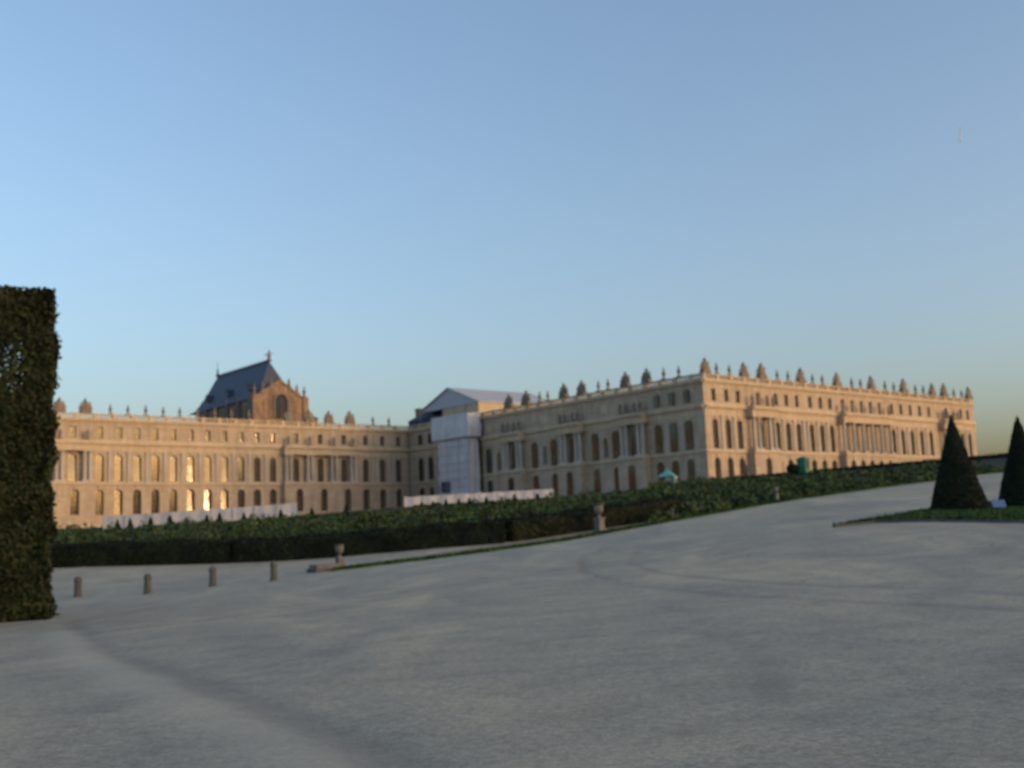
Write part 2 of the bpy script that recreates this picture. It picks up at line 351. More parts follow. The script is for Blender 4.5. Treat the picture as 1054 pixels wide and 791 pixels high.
def window_meshes(w, h, arched):
    k = (w, h, arched)
    if k in _wcache: return _wcache[k]
    top = arc(0, w, h) if arched else [(-w/2,h),(w/2,h)]
    loop = [(-w/2,0)]+top+[(w/2,0)]; fr = MB(); b = .11; y0, y1 = -.34, -.46
    inn = [(x*(1-2*b/w), max(b, z-b if z > h*.5 else z+b)) for x, z in loop]
    for i in range(len(loop)):
        j = (i+1) % len(loop)
        for yy in (y0, y1): fr.quad((loop[i][0],yy,loop[i][1]),(loop[j][0],yy,loop[j][1]),(inn[j][0],yy,inn[j][1]),(inn[i][0],yy,inn[i][1]))
        fr.quad((inn[i][0],y0,inn[i][1]),(inn[j][0],y0,inn[j][1]),(inn[j][0],y1,inn[j][1]),(inn[i][0],y1,inn[i][1]))
    zc = h-b if not arched else h-b-.02
    fr.box(-.06,.06,y1+.01,y0+.02,b*.7,zc)
    hs = h-w/2 if arched else h
    k_ = max(2, int(round(hs/1.05)))
    for i in range(1, k_+(1 if arched else 0)): fr.box(-w/2+b*.6,w/2-b*.6,y1+.015,y0+.012,hs*i/k_-.04,hs*i/k_+.04)
    for s in (-1,1): fr.box(s*w/4-.022,s*w/4+.022,y1+.02,y0+.004,b*.7,hs*.98)
    pn = MB(); pl = [(x*.985, z) for x, z in loop]; pn.add([(x,0,z-h/2) for x,z in pl], [tuple(range(len(pl)))])
    _wcache[k] = (fr.mesh('window_frame', M['frame']), pn.mesh('pane', M['glass'])); return _wcache[k]
def add_window(parent, T, rz, cu, w, zb, zt, arched, out=0, name='arched_window', tilt=.9):
    fm, pm = window_meshes(round(w,2), round(zt-zb,2), arched)
    o = link(name, fm, parent, Vector(T(cu,out,zb))-parent.location, rz)
    p = link('pane', pm, o, (0,-.47,(zt-zb)/2)); p.rotation_euler = (R(random.gauss(0,tilt)), 0, R(random.gauss(0,tilt)))
    c = Vector(T(cu,out-.47,(zb+zt)/2))
    if c.y > 240 and c.z < ZB+8 and abs(c.x-114.68) < 5 and name == 'arched_window' and (c.z < ZB or c.x < 114):      # panes aimed to send the sun's glint towards the eye
        half = ((EYE-c).normalized()+sd).normalized(); k = abs(c.x-114.68) < 1
        p.rotation_euler = (math.asin(half.z)+R(.3 if k else .8), 0, math.atan2(half.x, -half.y)+R(.35 if k else -.9))
    return o
def column_mesh(h, r):
    mb = MB(); mb.box(-r*1.5,r*1.5,-r*1.5,r*1.5,0,.3)
    mb.lathe([(r*1.35,.3),(r*1.4,.4),(r*1.05,.55),(r,.65),(r*.98,h*.4),(r*.84,h-.75),(r*.95,h-.7),(r*.86,h-.62),(r*1.0,h-.4),(r*1.3,h-.18)], 14)
    mb.box(-r*1.4,r*1.4,-r*1.4,r*1.4,h-.18,h); return mb.mesh('column', M['column'], smooth=False)
COLUMN = column_mesh(6.75, .42)
def pil_mesh():
    mb = MB(); mb.box(-.36,.36,0,.3,0,.5); mb.box(-.28,.28,0,.24,.5,5.95); mb.box(-.32,.32,0,.28,5.95,6.5); mb.box(-.38,.38,0,.34,6.5,6.75); return mb.mesh('pilaster', M['column'])
PIL = pil_mesh()
def key_mesh():
    mb = MB(); mb.add([(-.16,0,0),(.16,0,0),(.26,0,.62),(-.26,0,.62),(-.16,.16,0),(.16,.16,0),(.26,.2,.62),(-.26,.2,.62)], [(0,1,2,3),(4,5,6,7),(0,1,5,4),(1,2,6,5),(2,3,7,6),(3,0,4,7)]); return mb.mesh('keystone', M['trim'])
KEY = key_mesh()
def relief_mesh(seed):
    r = random.Random(seed); mb = MB(); mb.box(-1.05,1.05,0,.06,-.9,.9)
    for k in range(9): mb.ball((r.uniform(-.8,.8), .08, r.uniform(-.65,.65)), r.uniform(.14,.3), 7, 1, .5, 1.2)
    for k in range(4): mb.tube((r.uniform(-.9,-.2),.12,r.uniform(-.7,0)),(r.uniform(.1,.9),.12,r.uniform(.1,.8)),.05,.04,5)
    return mb.mesh('relief', M['trim'])
RELIEF = [relief_mesh(i) for i in range(3)]
STATUE_SPOTS = []
def facade(root, T, rz, u0, u1, bays, porticos, base, wing, attic_blank=lambda u: False):
    """bays: (u, ground, first) first in 'w' window / 'n' niche / '' ; porticos: (ua, ub, columns)"""
    wall = MB(); tr = MB(); ent = MB(); bal = MB()
    us = [b[0] for b in bays]
    inp = lambda u: next((p for p in porticos if p[0] <= u <= p[1]), None)
    cuts = [u0]
    for a, b in zip(us[:-1], us[1:]):
        pa, pb = inp(a), inp(b); cuts.append((a+b)/2 if pa == pb else (pb[0] if pb else pa[1]))
    cuts.append(u1)

    PJ = 1.7
    edges = sorted(set([u0,u1]+[e for p in porticos for e in p[:2]]))
    for i, (u, ww, first) in enumerate(bays):
        a, b = cuts[i], cuts[i+1]; p = inp(u)
        if i == 0: a = u0
        out = PJ if p else 0
        gw = first != 'n'
        if gw: panel(wall, T, a, b, ZB+base, ZB, u, 1.9, ZB-6.8, ZB-1.25, True, out, .95); add_window(root, T, rz, u, 1.9, ZB-6.8, ZB-1.25, True, out-.35); link('keystone', KEY, root, Vector(T(u,out+.002,ZB-1.2))-root.location, rz)
        else: panel(wall, T, a, b, ZB+base, ZB, out=out)
        if first == 'w': panel(wall, T, a, b, ZB, ZB+9.2, u, ww, ZB+.55, ZB+6.5, True, 0, .68); add_window(root, T, rz, u, ww, ZB+.55, ZB+6.5, True, -.12); link('keystone', KEY, root, Vector(T(u,.002,ZB+6.55))-root.location, rz)
        elif first == 'n':
            panel(wall, T, a, b, ZB, ZB+9.2, u, 1.25, ZB+1.1, ZB+5.2, True, 0, .7)
            wall.quad(T(u-.65,-.69,ZB+1.1),T(u+.65,-.69,ZB+1.1),T(u+.65,-.69,ZB+5.3),T(u-.65,-.69,ZB+5.3)); STATUE_SPOTS.append((T(u,-.2,ZB+1.1), rz, .8, 'niche', root))
        else: panel(wall, T, a, b, ZB, ZB+9.2)
        if not attic_blank(u): panel(wall, T, a, b, ZB+9.2, ZB+14.2, u, 1.3, ZB+10.1, ZB+12.6, False, 0, .4); add_window(root, T, rz, u, 1.3, ZB+10.1, ZB+12.6, False, 0, 'attic_window', .5)
        else:
            panel(wall, T, a, b, ZB+9.2, ZB+14.2)
            if i % 2 == 0: link('relief', RELIEF[i % 3], root, Vector(T(u,.002,ZB+11.5))-root.location, rz)
    # pilasters between windows
    for i in range(len(bays)-1):
        u = (us[i]+us[i+1])/2
        if not inp(us[i]) and not inp(us[i+1]) and us[i+1]-us[i] > 3.4:
            for du in ((-.75,.75) if us[i+1]-us[i] > 4.6 else (0,)): link('pilaster', PIL, root, Vector(T(u+du,.002,ZB+.42))-root.location, rz)
    for p in porticos:                                     # projecting portico: side walls, deck, columns
        ua, ub, cols = p
        wall.quad(T(ua,0,ZB+base),T(ua,PJ,ZB+base),T(ua,PJ,ZB),T(ua,0,ZB)); wall.quad(T(ub,0,ZB+base),T(ub,PJ,ZB+base),T(ub,PJ,ZB),T(ub,0,ZB))
        for c in cols: link('column', COLUMN, root, Vector(T(c,PJ-.65,ZB+.44))-root.location, rz)
    # horizontal members, split round the porticos
    segs = []; x = u0
    for p in porticos: segs += [(x,p[0],0),(p[0],p[1],PJ)]; x = p[1]
    segs.append((x,u1,0))
    for a, b, o in segs:
        if b-a < .05: continue
        e = .012 if o else 0
        tr.box(a-e,b+e,-.1,o+.28,ZB-.18,ZB+.1,T); tr.box(a,b,-.1,o+.14,ZB+.1,ZB+.42,T)
        ent.box(a,b,-.1,o+.1,ZB+7.2,ZB+7.75,T); ent.box(a,b,-.1,o+.16,ZB+7.75,ZB+8.45,T)
        ent.box(a-e,b+e,-.1,o+.4,ZB+8.45,ZB+8.75,T); ent.box(a-e,b+e,-.1,o+.75,ZB+8.75,ZB+9.2,T)
        tr.box(a,b,-.1,o+.12,ZB+base,ZB+base+.9,T)
        if o: ent.box(a+.2,b-.2,-.1,o+.2,ZB+9.2,ZB+9.45,T)
    tr.box(u0,u1,-.1,.14,ZB+9.2,ZB+9.75,T)
    ent2 = MB(); ent2.box(u0-.01,u1+.01,-.1,.3,ZB+13.75,ZB+14.0,T); ent2.box(u0-.02,u1+.02,-.1,.5,ZB+14.0,ZB+14.3,T)
    bal.box(u0,u1,-.35,.22,ZB+14.3,ZB+14.55,T); bal.box(u0,u1,-.32,.2,ZB+15.3,ZB+15.55,T)
    n = int((u1-u0)/.45)
    for k in range(n):
        c = u0+(k+.5)*(u1-u0)/n; bal.box(c-.09,c+.09,-.16,.02,ZB+14.55,ZB+15.3,T)
    k = u0
    while k < u1: bal.box(k,min(k+.8,u1),-.37,.25,ZB+14.55,ZB+15.62,T); k += 4.2
    wall.build('wall', M['stone'], root); tr.build('string_course', M['trim'], root); ent.build('entablature', M['trim'], root); ent2.build('attic_cornice', M['trim'], root); bal.build('balustrade', M['trim'], root)

# --- central block
root = thing('palace', (X0,YC,TERR), 'great pale limestone palace block on the terrace, sunlit orange on its right front', 'palace')
WT = frame_T(0, YC, (1,0), (0,-1)); NT = frame_T(X0, 0, (0,-1), (-1,0))
wx = [174.3,178.3,182.0,188.6,194.6,198.3,202.0,206.8,210.6,214.3,219.2,223.0,226.7,230.4,234.2,239.4,243.4,247.6,251.9,256.2,264.4,271.6,275.2]
facade(root, WT, math.pi, X0, 278.3, [(u,1.75,'w') for u in wx],
       [(184.1,193.0,(185.2,186.8,190.4,192.0)),(216.6,236.8,(217.3,221.1,224.9,228.6,232.3,236.1)),(260.0,268.8,(261.0,262.6,266.2,267.8))], -8.9, False)
nb = [(147.6,'w'),(151.7,'w'),(155.8,'w'),(162.4,'w'),(168.2,'w'),(171.4,'n'),(174.5,'w'),(181.4,'w'),(188.0,'w'),(191.2,'n'),(194.6,'w'),(201.6,'w'),(207.9,'n'),(211.5,'w')]
nb2 = sorted([(-y,1.75,k) for y,k in nb])
ps = sorted([(-(c+3.9),-(c-3.9),tuple(-c+d for d in (-3.0,-1.75,1.75,3.0))) for c in (162.4,181.4,201.6)])
facade(root, NT, -math.pi/2, -213.9, -YC, nb2, ps, -8.9, False, lambda u: u < -158)
NT2 = frame_T(X0+.8, 0, (0,-1), (-1,0))
facade(root, NT2, -math.pi/2, -YV+1.0, -213.9, [(-y,1.75,'w') for y in (241.0,236.7,232.4,227.6,222.5,217.5)], [], -9.8, False)
b = MB(); b.box(X0+.98,277.9,YC+.98,270,4,ZB+14.25); b.box(277.88,278.25,YC+.2,270,4,ZB+14.3); b.build('core', M['stone'], root)
b = MB()
b.add([(X0+2,YC+2,ZB+14.3),(276,YC+2,ZB+14.3),(276,268,ZB+14.3),(X0+2,268,ZB+14.3),(X0+14,YC+14,ZB+15.4),(264,YC+14,ZB+15.4),(264,256,ZB+15.4),(X0+14,256,ZB+15.4)], [(0,1,5,4),(1,2,6,5),(2,3,7,6),(3,0,4,7),(4,5,6,7)])
b.build('roof', M['lead'], root)
# dark slate attic roof where the north front meets the wing
b = MB(); b.box(X0+2.5,X0+9,229,249,ZB+14.3,ZB+17.0)
b.add([(X0+2.2,228.7,ZB+17),(X0+9.3,228.7,ZB+17),(X0+9.3,249.3,ZB+17),(X0+2.2,249.3,ZB+17),(X0+5.5,231,ZB+19.2),(X0+6.5,231,ZB+19.2),(X0+6.5,247,ZB+19.2),(X0+5.5,247,ZB+19.2)], [(0,1,5,4),(1,2,6,5),(2,3,7,6),(3,0,4,7),(4,5,6,7)])
b.build('slate_roof', M['slate'], root)
for yy in (233.5, 245.5):
    b = MB(); b.box(X0+3,X0+4.6,yy-.9,yy+.9,ZB+15,ZB+20); b.box(X0+2.85,X0+4.75,yy-1.05,yy+1.05,ZB+20,ZB+20.3); b.build('chimney', M['statue'], root)

# --- north wing
wroot = thing('palace_wing', (120,YV,ZB-9.8), 'long pale limestone palace wing on the left with sunset glints in its windows', 'palace wing')
VT = frame_T(0, YV, (1,0), (0,-1))
vb = [55.6,60.0,64.4,71.2,77.4,83.4]+[89.3+4.23*k for k in range(11)]+[138.0,144.9,151.8,158.4,163.6,168.7]
facade(wroot, VT, math.pi, 50, X0+.7, [(u,1.75,'w') for u in vb],
       [(67.8,87.6,(68.6,69.8,74.0,75.2,79.6,80.8,85.6,86.8)),(133.9,155.4,(134.7,135.9,140.7,142.0,147.6,148.9,153.3,154.5))], -9.9, True)
b = MB(); b.box(50.2,X0+.8,YV+.98,264,3,ZB+14.25); b.build('core', M['stone'], wroot)
b = MB(); b.add([(50.5,YV+2,ZB+14.3),(X0+1,YV+2,ZB+14.3),(X0+1,263,ZB+14.3),(50.5,263,ZB+14.3),(56,255,ZB+15.6),(X0+1,255,ZB+15.6)], [(0,1,5,4),(2,3,4,5),(3,0,4),(1,2,5)]); b.build('roof', M['lead'], wroot)

# --- chapel behind the wing
YG = 268.0
xc = on_y(288.5,405,YG).x; hw = (on_y(314,412,YG).x-on_y(262.5,412,YG).x)/2
ze = on_y(314,413,YG).z; zg = on_y(286,393.5,YG).z
v = ray(277,372); YH = (xc/v.x)*v.y; zr = 1.6+v.z*(xc/v.x)
v = ray(224,385); yf = (xc/v.x)*v.y
YH = min(max(YH,YG+4),YG+11); yf = min(max(yf,YG+25),YG+55)
ch = thing('chapel', (xc,YG,ZB), 'palace chapel with steep dark blue slate roof and pointed west gable, rising behind the wing', 'chapel')
g_ = MB(); zb_ = ZB+5
prof = [(-hw,zb_),(-hw,ze),(-hw*.55,ze+(zg-ze)*.5),(0,zg),(hw*.55,ze+(zg-ze)*.5),(hw,ze),(hw,zb_)]
g_.add([(xc+a,YG,z) for a,z in prof]+[(xc+a,YG+1.2,z) for a,z in prof], [tuple(range(7)),tuple(range(13,6,-1))]+[(i,(i+1)%7,7+(i+1)%7,7+i) for i in range(7)])
g_.box(xc-hw,xc+hw,YG+1.2,yf-2,zb_,ze-.05)
for s in (-1,1): g_.box(xc+s*hw-.8,xc+s*hw+.8,YG-.5,YG+1.4,zb_,ze+1.0)
for s in (-1,1):                                            # gable coping
    g_.add([(xc+s*hw,YG-.25,ze+.05),(xc+s*hw,YG+.5,ze+.05),(xc,YG+.5,zg+.1),(xc,YG-.25,zg+.1),(xc+s*(hw+.1),YG-.25,ze+.65),(xc+s*(hw+.1),YG+.5,ze+.65),(xc,YG+.5,zg+.75),(xc,YG-.25,zg+.75)], [(0,1,2,3),(4,5,6,7),(0,3,7,4),(1,2,6,5),(0,1,5,4),(2,3,7,6)])
g_.box(xc-hw-.15,xc-2.5,YG-.22,YG+.02,ze-.25,ze+.2); g_.box(xc+2.5,xc+hw+.15,YG-.22,YG+.02,ze-.25,ze+.2); g_.box(xc-hw-.1,xc+hw+.1,YG-.16,YG+.02,ze-5.6,ze-5.2)
for s in (-1,1):
    for q_ in (.38,.62): g_.box(xc+s*hw*q_-.3,xc+s*hw*q_+.3,YG-.14,YG+.02,ze-5.2,ze-.25)
g_.build('wall', M['chapel'], ch)
b = MB(); b.box(xc+hw+.8,xc+hw+4.5,YG+1,yf-4,zb_,ze-4.5); b.box(xc-hw-4.5,xc-hw-.8,YG+1,yf-4,zb_,ze-6); b.add([(xc+hw+.75,YG+.8,ze-3.2),(xc+hw+4.8,YG+.8,ze-4.6),(xc+hw+4.8,yf-4,ze-4.6),(xc+hw+.75,yf-4,ze-3.2)],[(0,1,2,3)]); b.build('aisle', M['chapel'], ch)
r_ = MB()
fl = [(.0,0,zr),(.42,.4,zr-(zr-ze)*.52),(.8,.76,ze+1.1),(1.07,1.0,ze+.05)]      # (half width, share of the hip run, height): slightly flared
yA = lambda k: YH-(YH-YG-.5)*k
yB = lambda k: yf+2.5*k
for (a,ka,za),(c,kc,zc) in zip(fl[:-1], fl[1:]):
    for s in (-1,1): r_.quad((xc+s*a*hw,yA(ka),za),(xc+s*c*hw,yA(kc),zc),(xc+s*c*hw,yB(kc),zc),(xc+s*a*hw,yB(ka),za))
    r_.quad((xc-a*hw,yA(ka),za),(xc+a*hw,yA(ka),za),(xc+c*hw,yA(kc),zc),(xc-c*hw,yA(kc),zc))
    r_.quad((xc-a*hw,yB(ka),za),(xc+a*hw,yB(ka),za),(xc+c*hw,yB(kc),zc),(xc-c*hw,yB(kc),zc))
r_.quad((xc,YG,zg-.2),(xc-hw*.95,YG,ze),(xc-hw*.95,YG+3,ze+.3),(xc,YG+6.5,zg-.2)); r_.quad((xc,YG,zg-.2),(xc+hw*.95,YG,ze),(xc+hw*.95,YG+3,ze+.3),(xc,YG+6.5,zg-.2))
rf = r_.build('roof', M['slate'], ch)
b = MB(); b.box(xc-.22,xc+.22,YH,yf,zr-.1,zr+.45)
for k in range(14): b.tube((xc,YH+1+k*(yf-YH-2)/13,zr+.4),(xc,YH+1+k*(yf-YH-2)/13,zr+1.0),.12,.03,5)
b.build('ridge_crest', M['slate'], ch)
def finial(x,y,z,h,name='finial'):
    b = MB(); b.lathe([(.55,0),(.7,.25*h/3),(.35,.4*h/3),(.3,1.1*h/3),(.6,1.35*h/3),(.45,1.7*h/3),(.15,2.0*h/3),(.3,2.2*h/3),(.05,h)], 8, (x,y,z)); return b.build(name, M['statue'], ch)
b = MB()
b.lathe([(.75,0),(.9,.3),(.45,.5),(.4,1.0),(.55,1.3),(.3,1.7)], 8, (xc,YH,zr)); b.tube((xc-1.2,YH,zr+1.6),(xc+1.3,YH,zr+2.2),.2,.12); b.lathe([(.35,1.5),(.45,2.1),(.2,2.6),(.25,2.9),(.05,3.2)], 8, (xc,YH,zr)); b.build('gable_statue', M['statue'], ch)
b = MB(); b.lathe([(.5,0),(.6,.5),(.22,.9),(.3,1.6),(.1,2.4),(.06,4.6)], 8, (xc,yf,zr)); b.build('finial', M['slate'], ch)
for s in (-1,1): finial(xc+s*hw,YG+.4,ze+1.0,3.2)
for s in (-1,1):
    for q_ in (.36,.68):
        b = MB(); zz = zg+.5-(zg-ze)*q_; b.box(xc+s*hw*q_-.5,xc+s*hw*q_+.5,YG-.3,YG+.6,zz-.8,zz+.35); b.lathe([(.42,.35),(.36,1.0),(.3,1.5),(.36,1.8),(.15,2.0),(.2,2.25),(.05,2.5)],8,(xc+s*hw*q_,YG+.1,zz)); b.build('gable_figure', M['statue'], ch)
# gable windows
wm = MB(); pw = arc(0,3.8,6.4); loop=[(-1.9,0)]+pw+[(1.9,0)]; wm.add([(x,0,z) for x,z in loop]+[(x,-.35,z) for x,z in loop], [tuple(range(len(loop)))]+[(i,(i+1)%len(loop),len(loop)+(i+1)%len(loop),len(loop)+i) for i in range(len(loop))])
gwo = link('window', wm.mesh('window', M['leaded']), ch, (0,-.16,ze-ZB-5.0))
tr_ = MB(); lo2=[(x*1.22,z*1.06-.1) for x,z in loop]
for i in range(len(loop)-1): tr_.add([(loop[i][0],-.1,loop[i][1]),(loop[i+1][0],-.1,loop[i+1][1]),(lo2[i+1][0],-.1,lo2[i+1][1]),(lo2[i][0],-.1,lo2[i][1]),(loop[i][0],-.4,loop[i][1]),(loop[i+1][0],-.4,loop[i+1][1]),(lo2[i+1][0],-.4,lo2[i+1][1]),(lo2[i][0],-.4,lo2[i][1])], [(4,5,6,7),(0,1,5,4),(2,3,7,6)])
tr_.box(-.06,.06,-.38,-.3,0,5.6)
link('tracery', tr_.mesh('tracery', M['statue']), gwo)
# clerestory windows and buttresses on the shaded north side
nbt = 5
for k in range(nbt):
    yy = YG+4+k*(yf-YG-5)/nbt
    b = MB(); b.box(xc-hw-.9,xc-hw+.05,yy-2.2,yy-1.2,zb_,ze-.6); b.lathe([(.45,0),(.5,.2),(.25,.4),(.3,1.2),(.1,1.9),(.2,2.1),(.03,2.6)],7,(xc-hw-.5,yy-1.7,ze-.6)); b.build('buttress', M['statue'], ch)
    b = MB(); lp=[(-1.1,0)]+arc(0,2.2,4.2)+[(1.1,0)]; b.add([(xc-hw-.03,yy+x,ze-5.4+z) for x,z in lp]+[(xc-hw+.3,yy+x,ze-5.4+z) for x,z in lp],[tuple(range(len(lp)))]+[(i,(i+1)%len(lp),len(lp)+(i+1)%len(lp),len(lp)+i) for i in range(len(lp))]); b.build('window', M['leaded'], ch)
for k in range(3):                                          # small lucarnes on the slate
    yy = YG+8+k*(yf-YG-12)/2; xx = xc-hw*.6; zz = zr-(zr-ze)*.72
    b = MB(); b.box(xx-.9,xx+.9,yy-.55,yy+.55,zz,zz+1.3); b.add([(xx-1,yy-.7,zz+1.3),(xx-1,yy+.7,zz+1.3),(xx-1,yy,zz+2.1),(xx+1.4,yy-.7,zz+1.3),(xx+1.4,yy+.7,zz+1.3),(xx+1.4,yy,zz+2.1)],[(0,1,2),(0,2,5,3),(1,2,5,4),(3,4,5)]); b.build('lucarne', M['slate'], rf if False else ch)

# --- scaffolding tower wrapped in sheeting, with its temporary roof
sc_ = thing('scaffold_tower', (X0-4,220.5,TERR-1), 'tall scaffold tower wrapped in pale blue-white sheeting against the shaded north front', 'scaffolding')
def wrapped(x0,x1,y0,y1,z0,z1,name,seed):
    mb = MB(); r = random.Random(seed); ring = []
    def side(ax_,ay_,bx,by):
        k = max(3,int(math.hypot(bx-ax_,by-ay_)/.5))
        return [(ax_+(bx-ax_)*i/k, ay_+(by-ay_)*i/k) for i in range(k)]
    ring = side(x0,y0,x0,y1)+side(x0,y1,x1,y1)+side(x1,y1,x1,y0)+side(x1,y0,x0,y0)
    zs = np.linspace(z0,z1,18); cx_,cy_=(x0+x1)/2,(y0+y1)/2; vs=[]
    for z in zs:
        for i,(x,y) in enumerate(ring):
            k = .14*math.sin(i*1.7+z*.25)+r.uniform(-.08,.08)+.1*math.sin(z*1.55); d=math.hypot(x-cx_,y-cy_)
            vs.append((x+(x-cx_)/d*k,y+(y-cy_)/d*k,z))
    n=len(ring); fs=[(j*n+i,j*n+(i+1)%n,(j+1)*n+(i+1)%n,(j+1)*n+i) for j in range(17) for i in range(n)]+[tuple(range(17*n,18*n))]
    mb.add(vs,fs); return mb.build(name, M['sheeting'], sc_, smooth=False)
wrapped(X0-4.2,X0-.9,214.5,226.6,TERR-2,ZB+9.5,'sheeting',1)
wrapped(X0-5.0,X0-.95,213.2,228.2,ZB+9.6,ZB+15.4,'upper_sheeting',2)
b = MB()
for y in (213.6,218,222.5,227.2):
    b.tube((X0-4.75,y,TERR-2),(X0-4.75,y,ZB+15.9),.07,.07); 
for z in np.arange(TERR,ZB+15.5,2.0): b.tube((X0-4.75,213.3,z),(X0-4.75,227.6,z),.05,.05)
b.build('pole', M['steel'], sc_)
b = MB(); b.box(X0-4.6,X0-4.3,222.2,225.4,ZB-3.5,ZB-.9); b.build('opening', M['slate'], sc_)
tz = ZB+16.0
tr2 = thing('temporary_roof', (X0+6,215,tz), 'pale grey temporary roof on scaffold posts above the north front', 'roof')
XR = X0+1.0
A = on_x(460,399,XR); E0 = on_x(431,424.5,XR); ylo = E0.y; yw = 2*A.y-ylo; ze_ = E0.z; xe = XR
while True:                                       # the ridge runs south until it reaches its far end
    xe += .5; v = Vector((xe,A.y,A.z))-EYE
    if 527+F*v.dot(_ri)/v.dot(_fw) > 545 or xe > XR+60: break
b = MB()
for x in (XR, xe): pass
b.add([(XR,ylo,ze_),(XR,A.y,A.z),(XR,yw,ze_),(xe,ylo,ze_),(xe,A.y,A.z),(xe,yw,ze_),(XR,ylo,ze_-.3),(XR,A.y,A.z-.3),(XR,yw,ze_-.3),(xe,ylo,ze_-.3),(xe,A.y,A.z-.3),(xe,yw,ze_-.3)],[(0,1,4,3),(1,2,5,4),(6,7,10,9),(7,8,11,10),(0,1,7,6),(1,2,8,7),(3,4,10,9),(4,5,11,10),(0,3,9,6),(2,5,11,8)])
b.build('roof_sheet', M['zinc'], tr2)
b = MB(); zt_ = A.z-.35; ym = lambda z: A.y+(ylo-A.y)*min(1,(zt_-z)/(zt_-ze_+.35))
zm=ze_-.3; yl2=ylo-.2; yw2=yw+.2
b.add([(XR+.4,yl2,zm),(XR+.4,A.y,zt_),(XR+.4,yw2,zm),(XR+.5,yl2,zm),(XR+.5,A.y,zt_),(XR+.5,yw2,zm)],[(0,1,2),(3,4,5),(0,1,4,3),(1,2,5,4),(0,2,5,3)])
b.build('gable_sheet', M['zinc'], tr2)
b = MB(); b.box(XR+.3,xe-1,yw+.35,yw+.5,ZB+14.6,ze_-.32); b.box(XR+.55,XR+.7,yw+.3,A.y+3,ZB+14.6,ze_-.35); b.build('side_sheet', M['trim'], tr2)
for y in np.linspace(yw+.5, ylo-.5, 6):
    b = MB(); b.tube((XR+.2,y,ZB+15),(XR+.2,y,ze_-.1),.08,.08); b.build('post', M['steel'], tr2)

# ------------------------------------------------------------------ roof urns, trophies, statues
def urn_mesh():
    b = MB(); b.box(-.42,.42,-.42,.42,0,.25); b.lathe([(.2,.25),(.15,.5),(.24,.7),(.4,1.0),(.41,1.25),(.3,1.4),(.38,1.46),(.22,1.6),(.17,1.85),(.2,2.05),(.08,2.35),(.02,2.5)],10); return b.mesh('roof_urn', M['statue'])
def trophy_mesh(seed):
    r = random.Random(seed); b = MB(); b.box(-1.25,1.25,-.6,.6,0,.6); b.box(-1.1,1.1,-.5,.5,.6,.85)
    b.lathe([(.95,.8),(1.1,1.15),(.9,1.5),(.95,1.95),(.8,2.3),(.3,2.5)],10,(r.uniform(-.15,.15),0,0),1,.6); b.ball((r.uniform(-.1,.15),0,2.8),.4,9)
    b.tube((.0,0,3.0),(r.uniform(-.4,.4),0,3.45),.2,.06)
    for s in (-1,1):
        b.ball((s*.95,-.1,1.2+r.uniform(-.1,.3)),.62,8,1,.45); b.ball((s*.7,.05,1.9+r.uniform(-.2,.3)),.45,8,1,.6)
        b.tube((s*.3,.1,.8),(s*r.uniform(1.0,1.5),.1,2.2+r.uniform(-.3,.5)),.12,.05); b.tube((s*.5,.15,.8),(s*r.uniform(.6,1.0),.1,2.6),.3,.1)
    return b.mesh('roof_trophy', M['statue'])
def statue_mesh(seed):
    r = random.Random(seed); b = MB(); b.box(-.4,.4,-.35,.35,0,.22)
    b.lathe([(.38,.22),(.34,.7),(.3,1.1),(.25,1.35),(.3,1.6),(.32,1.75),(.12,1.86),(.1,1.95)],10,(0,0,0),1,.72)
    b.ball((0,-.02,2.08),.15,8,.9,1,1.2)
    b.tube((-.3,0,1.72),(-.42,-.05,1.35),.09,.07); b.tube((-.42,-.05,1.35),(-.25,-.25,1.15),.07,.05)
    up = r.uniform(-.3,.5); b.tube((.3,0,1.72),(.52,-.05,1.5+up*.4),.09,.07); b.tube((.52,-.05,1.5+up*.4),(.6,-.12,1.6+up),.07,.05)
    b.tube((-.1,-.2,.3),(.18,-.22,1.5),.12,.06); return b.mesh('statue', M['statue'], smooth=False)
URN = urn_mesh(); TRO = [trophy_mesh(i) for i in range(4)]; STA = [statue_mesh(i) for i in range(4)]
RT = ZB+15.58
def place_roof(px, kind, face):
    if face == 'W': v = on_y(px,388,YC+.06); loc=(v.x,YC+.06,RT); rz=math.pi
    elif face == 'N': v = on_x(px,400,X0+.06); loc=(X0+.06,v.y,RT); rz=-math.pi/2
    else: v = on_y(px,430,YV+.06); loc=(v.x,YV+.06,RT); rz=math.pi
    return loc, rz
def row(pxs, face, mesh_fn, name, cat, label, group, kind):
    pxs = sorted(pxs)
    for i, px in enumerate(pxs):
        loc, rz = place_roof(px, kind, face); o = link(name, mesh_fn(i), None, loc, rz); 
        s = random.uniform(.92,1.04); o.scale = (s,s,s)
        tag(o, label.format(ORD[i]), cat, group)
U = lambda i: URN
TR = lambda i: TRO[i % 4]
row((738,751,800,811,836,846,876,885,910,919,941,949,980,988),'W',U,'roof_urn','urn','{} small stone urn from the left on the sunlit palace front balustrade','urns on the palace roofs','u')
row((726.5,766,784,824,861,896,929,958,970,995),'W',TR,'roof_trophy','roof sculpture','{} bulky stone trophy from the left on the sunlit palace front balustrade','trophies on the palace roofs','t')
row((555,563.5,616,626,684,699.6,538),'N',U,'roof_urn','urn','{} small stone urn from the left on the shaded north front balustrade','urns on the palace roofs','u')
row((523,541,580,598.6,644,666),'N',TR,'roof_trophy','roof sculpture','{} bulky stone trophy from the left on the shaded north front balustrade','trophies on the palace roofs','t')
row((113.5,131.6,150,168,185,203,221,238,256,383.7,400),'V',U,'roof_urn','urn','{} small stone urn from the left on the roofline of the long left wing','urns on the palace roofs','u')
